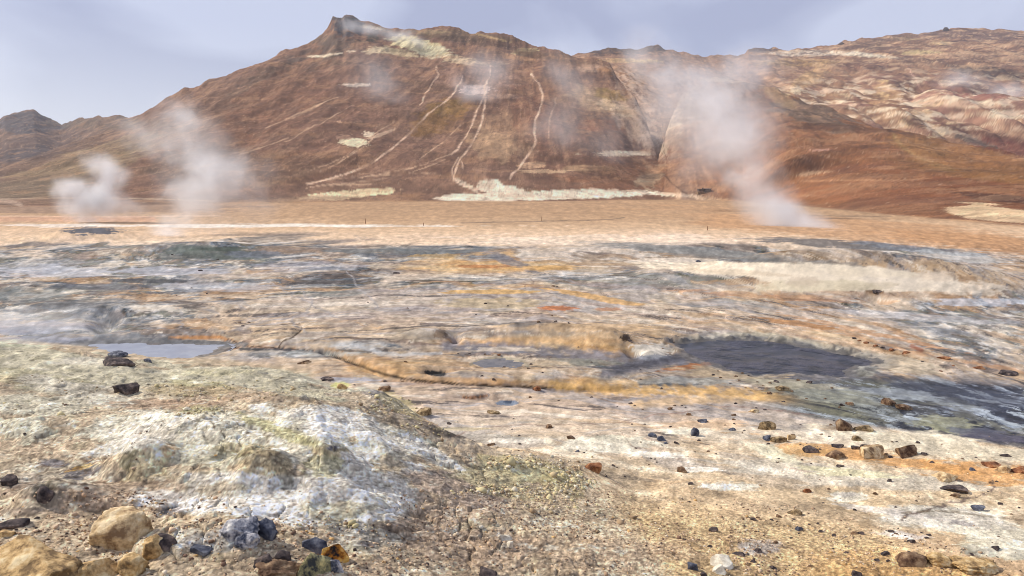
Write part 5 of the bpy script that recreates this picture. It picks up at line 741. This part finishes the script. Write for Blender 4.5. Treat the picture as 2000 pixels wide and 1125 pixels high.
# the crag on the right skyline and the rock tower on the summit are part of the hills; a small plant of dark boxes stands at the foot of the middle hill
# ------------------------------------------------------------------ gravel
def gravel(name, n, region, size, cols, seed, label):
    rg = np.random.default_rng(seed); bm = bmesh.new(); bmesh.ops.create_icosphere(bm, subdivisions=1, radius=1.); tv = np.array([v.co[:] for v in bm.verts]); tf = np.array([[v.index for v in f.verts] for f in bm.faces]); bm.free()
    x, y = region(rg, n); n = len(x); z = H(x, y); s = size(rg, n)
    sc = np.stack([s * rg.uniform(.7, 1.3, n), s * rg.uniform(.7, 1.3, n), s * rg.uniform(.45, .85, n)], 1); a = rg.uniform(0, 6.28, n)
    V = tv[None] * (1 + rg.uniform(-.42, .42, (n, len(tv), 1))) * sc[:, None]; ca, sa = np.cos(a)[:, None], np.sin(a)[:, None]
    V = np.stack([V[..., 0] * ca - V[..., 1] * sa, V[..., 0] * sa + V[..., 1] * ca, V[..., 2]], -1) + np.stack([x, y, z + sc[:, 2] * .25], 1)[:, None]
    Fc = tf[None] + (np.arange(n) * len(tv))[:, None, None]
    me = bpy.data.meshes.new(name); me.vertices.add(n * len(tv)); me.vertices.foreach_set('co', V.reshape(-1).astype(np.float32)); me.loops.add(Fc.size); me.loops.foreach_set('vertex_index', Fc.reshape(-1).astype(np.int32)); me.polygons.add(Fc.size // 3); me.polygons.foreach_set('loop_start', np.arange(0, Fc.size, 3, dtype=np.int32)); me.update(calc_edges=True)
    ci = rg.choice(len(cols), n, p=[c[1] for c in cols]); cc = np.array([rgb(*c[0]) for c in cols])[ci] * rg.uniform(.75, 1.2, (n, 1)).astype(np.float32)
    at_ = me.attributes.new('Col', 'FLOAT_COLOR', 'POINT'); at_.data.foreach_set('color', np.repeat(np.concatenate([cc, np.ones((n, 1))], 1), len(tv), 0).astype(np.float32).ravel())
    m, t, b = newmat(name); q = t.nodes.new('ShaderNodeAttribute'); q.attribute_name = 'Col'; t.links.new(q.outputs['Color'], b.inputs['Base Color']); me.materials.append(m)
    o = bpy.data.objects.new(name, me); C.objects.link(o); return setprop(o, label, 'gravel', None, 'stuff')
def reg_all(rg, n):
    px = rg.uniform(-200, 2200, n); py = 1180 - 400 * rg.random(n) ** 1.1; t, m = ray(px, py); zz = np.where(px < 900, 1.25, .5); y = (zz - CZ) / m; x = t * y + rg.normal(0, .3, n); y = y + rg.normal(0, .3, n)
    ppx, ppy = project(x, y, H(x, y, False)); edge = np.interp(ppx, [0, 900, 1050, 1150, 1300, 1450, 1600, 1700, 1850, 2000], [960, 960, 945, 950, 965, 975, 990, 1015, 1060, 1100])
    keep = (fbm(x / .5, y / .5, 2, 5) > rg.uniform(-.5, .5, len(x))) & (rg.random(len(x)) < np.where(ppy > edge, 1., .07)) & (y > 2.2) & ~((ppx > 330) & (ppx < 780) & (ppy < 1015) & (rg.random(len(x)) < .85))
    return x[keep], y[keep]
gravel('gravel', 60000, reg_all, lambda rg, n: .0042 * np.exp(rg.normal(0, .5, n)), [((206, 176, 146), .34), ((178, 146, 118), .22), ((226, 208, 184), .16), ((120, 92, 76), .14), ((84, 70, 66), .08), ((206, 164, 104), .06)], 4, 'fine tan and brown gravel strewn over the near ground')
CL = [(1050, 905, 60, 16, 1.), (1000, 905, 60, 12, .6), (1110, 925, 36, 26, 1.2), (1130, 945, 24, 12, .8), (1060, 960, 50, 12, .8), (990, 958, 60, 8, .9), (940, 962, 60, 6, .6), (1080, 985, 60, 14, .5), (760, 795, 60, 16, .6), (830, 835, 50, 18, .4), (390, 805, 40, 10, .5), (500, 765, 150, 20, .6), (370, 760, 90, 12, .6), (120, 770, 160, 40, .5), (650, 1030, 90, 14, .4), (1180, 1010, 160, 30, .35)]
def reg_clump(rg, n):
    k = rg.choice(len(CL), n, p=np.array([c[4] for c in CL]) / sum(c[4] for c in CL)); c = np.array(CL)[k]; px = c[:, 0] + rg.normal(0, .6, n) * c[:, 2]; py = c[:, 1] + rg.normal(0, .6, n) * c[:, 3]
    ys = np.linspace(3., 12, 420); t, m = ray(px, py); X = t[:, None] * ys; G = H(X.ravel(), np.broadcast_to(ys, X.shape).ravel(), False).reshape(X.shape); b = G >= CZ + m[:, None] * ys; j = b.argmax(1); ok = b.any(1); y = ys[j]
    return (t * y)[ok], y[ok]
gravel('crust_rubble', 2200, reg_clump, lambda rg, n: .007 * np.exp(rg.normal(0, .55, n)), [((208, 194, 148), .35), ((196, 174, 136), .25), ((216, 206, 184), .25), ((160, 134, 104), .15)], 9, 'crumbled yellowish crust on the sinter mound')
# ------------------------------------------------------------------ rope posts and the small plant
def box(bm, x0, x1, y0, y1, z0, z1):
    r = bmesh.ops.create_cube(bm, size=1.); bmesh.ops.scale(bm, vec=(x1 - x0, y1 - y0, z1 - z0), verts=r['verts']); bmesh.ops.translate(bm, vec=((x0 + x1) / 2, (y0 + y1) / 2, (z0 + z1) / 2), verts=r['verts'])
wood = rock_mat('weathered_wood', [(92, 66, 50), (126, 92, 70), (150, 116, 92)], 6, .3, .01)
for i, ((px_, py_, h_), lab) in enumerate(zip([(714, 437, 10), (827, 441, 6), (1058, 432, 9), (1382, 450, 9)], ['thin post standing on the orange sand above the white strip', 'short thin post at the right end of the white strip', 'thin post on the orange sand in the middle distance', 'thin post left of the big steam cloud on the sand'])):
    (x, y, z), = at([(px_, py_)]); hh = h_ * y / F; bm = bmesh.new(); r = bmesh.ops.create_cone(bm, cap_ends=True, segments=10, radius1=.03, radius2=.025, depth=hh + .3); bmesh.ops.translate(bm, vec=(0, 0, hh / 2 - .15), verts=r['verts'])
    me = bpy.data.meshes.new('rope_post'); bm.to_mesh(me); bm.free(); me.materials.append(wood); o = bpy.data.objects.new('rope_post', me); C.objects.link(o); o.location = (x, y, z); setprop(o, lab, 'post', 'thin posts on the sand')
(x, y, z), = at([(1376, 376)]); k = y / F
root = bpy.data.objects.new('equipment_shelter', None); C.objects.link(root); root.location = (x, y, z); setprop(root, 'small dark low structure on a pale base at the foot of the middle hill', 'shelter')
def part(name, fn, mat):
    bm = bmesh.new(); fn(bm); bmesh.ops.bevel(bm, geom=bm.edges[:], offset=.03, segments=1, affect='EDGES'); me = bpy.data.meshes.new(name); bm.to_mesh(me); bm.free(); me.materials.append(mat); o = bpy.data.objects.new(name, me); C.objects.link(o); o.parent = root; return o
part('base', lambda bm: box(bm, -14 * k, 11.5 * k, -.95, 1.4, -.6, 1.6 * k), RM['brown'])
part('cabin', lambda bm: (box(bm, -12.5 * k, -3.5 * k, -.8, 1.2, 2 * k, 6.5 * k)), RM['dark']); part('cabin', lambda bm: (box(bm, -1.5 * k, 11 * k, -.9, 1.3, 2 * k, 7 * k)), RM['crag'])
part('roof', lambda bm: box(bm, -13.5 * k, -2.5 * k, -1., 1.5, 6.5 * k, 7.3 * k), RM['slate']); part('roof', lambda bm: box(bm, -2.2 * k, 12 * k, -1.1, 1.6, 7 * k, 7.8 * k), RM['slate']); part('chimney', lambda bm: box(bm, -4.6 * k, -2.8 * k, -.3, .4, 7.3 * k, 9.5 * k), RM['dark'])
# ------------------------------------------------------------------ steam
def wp(px, py, d): t, m = ray(px, py); return Vector((t * d, d, CZ + m * d))
def steam(name, label, blobs, dens, nscale, thr=.28, warp=.5, seed=0, edge=1.0, stretch=1.0):
    # blobs: (px, py, distance, rx px, ry px, strength); each an ellipsoid of vapour, its depth as its width
    m = bpy.data.materials.new(name); m.use_nodes = True; t = m.node_tree; n = t.nodes; l = t.links; n.clear()
    o_ = n.new('ShaderNodeOutputMaterial'); pv = n.new('ShaderNodeVolumePrincipled'); pv.inputs['Color'].default_value = (1., 1., 1., 1); pv.inputs['Anisotropy'].default_value = .15; l.new(pv.outputs[0], o_.inputs['Volume'])
    tc = n.new('ShaderNodeTexCoord'); P0 = tc.outputs['Object']
    sizes = []; world = []
    for b in blobs: c = wp(b[0], b[1], b[2]); rx = b[3] * b[2] / F; rz = b[4] * b[2] / F; world.append((c, rx, rz, b[5])); sizes.append(min(rx, rz))
    S = float(np.mean(sizes))
    wn = n.new('ShaderNodeTexNoise'); wn.inputs['Scale'].default_value = .8 / S; wn.inputs['Detail'].default_value = 2; off = n.new('ShaderNodeVectorMath'); off.operation = 'ADD'; off.inputs[1].default_value = (seed * 13.7, seed * 5.1, seed * 3.3); l.new(P0, off.inputs[0]); l.new(off.outputs[0], wn.inputs[0])
    w1 = n.new('ShaderNodeVectorMath'); w1.operation = 'SUBTRACT'; l.new(wn.outputs['Color'], w1.inputs[0]); w1.inputs[1].default_value = (.5, .5, .5)
    w2 = n.new('ShaderNodeVectorMath'); w2.operation = 'SCALE'; l.new(w1.outputs[0], w2.inputs[0]); w2.inputs['Scale'].default_value = 2.4 * warp * S
    PW = n.new('ShaderNodeVectorMath'); PW.operation = 'ADD'; l.new(P0, PW.inputs[0]); l.new(w2.outputs[0], PW.inputs[1]); acc = None
    for (c, rx, rz, st) in world:
        a = n.new('ShaderNodeVectorMath'); a.operation = 'SUBTRACT'; l.new(PW.outputs[0], a.inputs[0]); a.inputs[1].default_value = c
        b = n.new('ShaderNodeVectorMath'); b.operation = 'MULTIPLY'; l.new(a.outputs[0], b.inputs[0]); ry = max(min(rx, rz), S * .8); b.inputs[1].default_value = (1 / rx, 1 / ry, 1 / rz)
        ln = n.new('ShaderNodeVectorMath'); ln.operation = 'LENGTH'; l.new(b.outputs[0], ln.inputs[0])
        mr = n.new('ShaderNodeMapRange'); mr.interpolation_type = 'SMOOTHSTEP'; mr.inputs['From Min'].default_value = 1.; mr.inputs['From Max'].default_value = .0; mr.inputs['To Min'].default_value = 0; mr.inputs['To Max'].default_value = st; l.new(ln.outputs['Value'], mr.inputs[0])
        if acc is None: acc = mr.outputs[0]
        else: q = n.new('ShaderNodeMath'); q.operation = 'ADD'; l.new(acc, q.inputs[0]); l.new(mr.outputs[0], q.inputs[1]); acc = q.outputs[0]
    no = n.new('ShaderNodeTexNoise'); no.inputs['Scale'].default_value = nscale / S; no.inputs['Detail'].default_value = 5; no.inputs['Roughness'].default_value = .55; no.inputs['Distortion'].default_value = .6; l.new(PW.outputs[0], no.inputs[0])
    nr = n.new('ShaderNodeMapRange'); nr.inputs['From Min'].default_value = .5 - thr; nr.inputs['From Max'].default_value = .5 + thr * .7; nr.inputs['To Min'].default_value = -.55 * edge; nr.inputs['To Max'].default_value = 1.; nr.clamp = False; l.new(no.outputs[0], nr.inputs[0])
    # density = blob * max(0, noise + blob)
    s1 = n.new('ShaderNodeMath'); s1.operation = 'MULTIPLY_ADD'; l.new(acc, s1.inputs[0]); s1.inputs[1].default_value = .8; l.new(nr.outputs[0], s1.inputs[2]); s2 = n.new('ShaderNodeMath'); s2.operation = 'MAXIMUM'; l.new(s1.outputs[0], s2.inputs[0]); s2.inputs[1].default_value = 0
    s3 = n.new('ShaderNodeMath'); s3.operation = 'MULTIPLY'; l.new(s2.outputs[0], s3.inputs[0]); l.new(acc, s3.inputs[1]); s4 = n.new('ShaderNodeMath'); s4.operation = 'MULTIPLY'; l.new(s3.outputs[0], s4.inputs[0]); s4.inputs[1].default_value = dens / S; l.new(s4.outputs[0], pv.inputs['Density'])
    bm = bmesh.new()
    for (c, rx, rz, st) in world:
        r = bmesh.ops.create_icosphere(bm, subdivisions=2, radius=1.); k = 1.05; e = warp * .9 * S; ry = max(min(rx, rz), S * .8); bmesh.ops.scale(bm, vec=(rx * k + e, ry * k + e, rz * k + e), verts=r['verts']); bmesh.ops.translate(bm, vec=c, verts=r['verts'])
    h = bmesh.ops.convex_hull(bm, input=bm.verts[:]); bmesh.ops.delete(bm, geom=list({g for g in h['geom_interior'] + h['geom_unused'] if isinstance(g, bmesh.types.BMVert)}), context='VERTS')
    keep = {f for f in h['geom'] if isinstance(f, bmesh.types.BMFace)}; bmesh.ops.delete(bm, geom=[f for f in bm.faces if f not in keep], context='FACES_ONLY')
    me = bpy.data.meshes.new(name); bm.to_mesh(me); bm.free(); me.materials.append(m); o = bpy.data.objects.new(name, me); C.objects.link(o); return setprop(o, label, 'steam', None, 'stuff')
steam('steam_plume', 'densest white steam plume rising from the far grey mound on the left', [(175, 436, 72, 34, 26, .8), (155, 402, 72, 52, 40, 1.), (195, 395, 72, 46, 46, .9), (142, 366, 72, 50, 34, .8), (212, 346, 73, 44, 52, .8), (190, 318, 73, 40, 34, .5), (240, 400, 73, 60, 40, .35)], 1.9, 1.2, seed=1, warp=.5, thr=.27, edge=.75)
steam('steam_plume', 'tall faint steam column drifting up before the left flank of the hill', [(330, 464, 50, 50, 28, .8), (350, 430, 51, 80, 44, .7), (380, 385, 53, 90, 60, .8), (400, 335, 54, 110, 76, .7), (375, 280, 56, 90, 76, .6), (345, 225, 58, 70, 60, .5), (280, 270, 58, 80, 60, .45), (470, 370, 54, 110, 90, .4), (430, 440, 52, 120, 34, .25)], 1.1, 1.2, seed=2, warp=.6, thr=.28, edge=.7)
steam('steam_plume', 'large drifting steam cloud rising from the grey mound on the right and hiding the middle hill', [(1605, 464, 62, 70, 26, 1.), (1575, 448, 64, 90, 36, 1.), (1540, 428, 66, 90, 46, 1.2), (1505, 400, 68, 90, 58, 1.2), (1465, 345, 76, 90, 64, .7), (1440, 280, 86, 110, 80, .65), (1400, 215, 95, 120, 80, .5)], 1.4, 1.2, seed=3, warp=.5, thr=.27, edge=.7)
steam('steam_cloud', 'broad thin steam cloud hanging over the gully and the top of the middle hill', [(1420, 235, 200, 150, 90, .7), (1380, 175, 205, 170, 80, .8), (1290, 135, 215, 90, 66, .9), (1450, 140, 210, 130, 50, .6), (1300, 210, 215, 80, 100, .5), (1370, 310, 190, 120, 90, .45), (1260, 90, 215, 70, 40, .4)], 1.05, 1.2, seed=4, warp=.6, thr=.28, edge=.65)
steam('steam_wisp', 'thin steam wisp blowing across the summit crag', [(690, 50, 425, 40, 22, .6), (730, 60, 420, 50, 18, .7), (780, 70, 415, 50, 18, .8), (815, 82, 410, 26, 14, .5)], 1.0, .8, seed=5, warp=.5, thr=.36, edge=.5)
steam('steam_wisp', 'faint steam wisp on the upper middle of the main hill', [(735, 165, 340, 80, 70, .6), (760, 215, 330, 70, 60, .5)], .8, .8, seed=6, warp=.7, thr=.4, edge=.4)
steam('steam_wisp', 'pale pink steam wisp around the white vent high on the main hill', [(925, 185, 330, 70, 46, .8), (960, 135, 340, 70, 56, .5)], .9, .8, seed=7, warp=.6, thr=.4, edge=.4)
steam('steam_wisp', 'faint steam haze over the right shoulder of the main hill', [(1115, 170, 300, 70, 90, .6), (1080, 260, 280, 90, 80, .45), (1180, 290, 270, 100, 70, .45)], .8, .8, seed=8, warp=.7, thr=.4, edge=.4)
steam('steam_wisp', 'grey steam wisp before the dark slope at the right edge', [(1960, 178, 480, 60, 30, .7), (1880, 160, 500, 80, 32, .5), (1990, 190, 470, 50, 26, .6)], 1.0, .9, seed=9, warp=.5, thr=.36, edge=.5)
steam('steam_wisp', 'low mist hanging over the bluish mud by the left edge', [(60, 622, 14, 190, 40, .5), (170, 650, 13.5, 170, 24, .4), (40, 660, 13, 130, 24, .35)], .8, .9, seed=10, warp=.5, thr=.4, edge=.4)
steam('steam_wisp', 'thin vapour lying over the right-hand dark mound', [(1750, 474, 55, 150, 18, .5), (1640, 466, 57, 110, 22, .6)], .9, 1., seed=11, warp=.5, thr=.4, edge=.4)
# ------------------------------------------------------------------ haze
bm = bmesh.new(); box(bm, -1300, 1300, -60, 1250, -8, 330); me = bpy.data.meshes.new('haze'); bm.to_mesh(me); bm.free()
m = bpy.data.materials.new('haze'); m.use_nodes = True; t = m.node_tree; t.nodes.clear(); o_ = t.nodes.new('ShaderNodeOutputMaterial'); pv = t.nodes.new('ShaderNodeVolumePrincipled'); pv.inputs['Color'].default_value = (.92, .93, 1., 1); pv.inputs['Density'].default_value = .00018; t.links.new(pv.outputs[0], o_.inputs['Volume'])
me.materials.append(m); o = bpy.data.objects.new('haze', me); C.objects.link(o); o['kind'] = 'stuff'; o['label'] = 'thin pale haze over the whole valley'; o['category'] = 'haze'
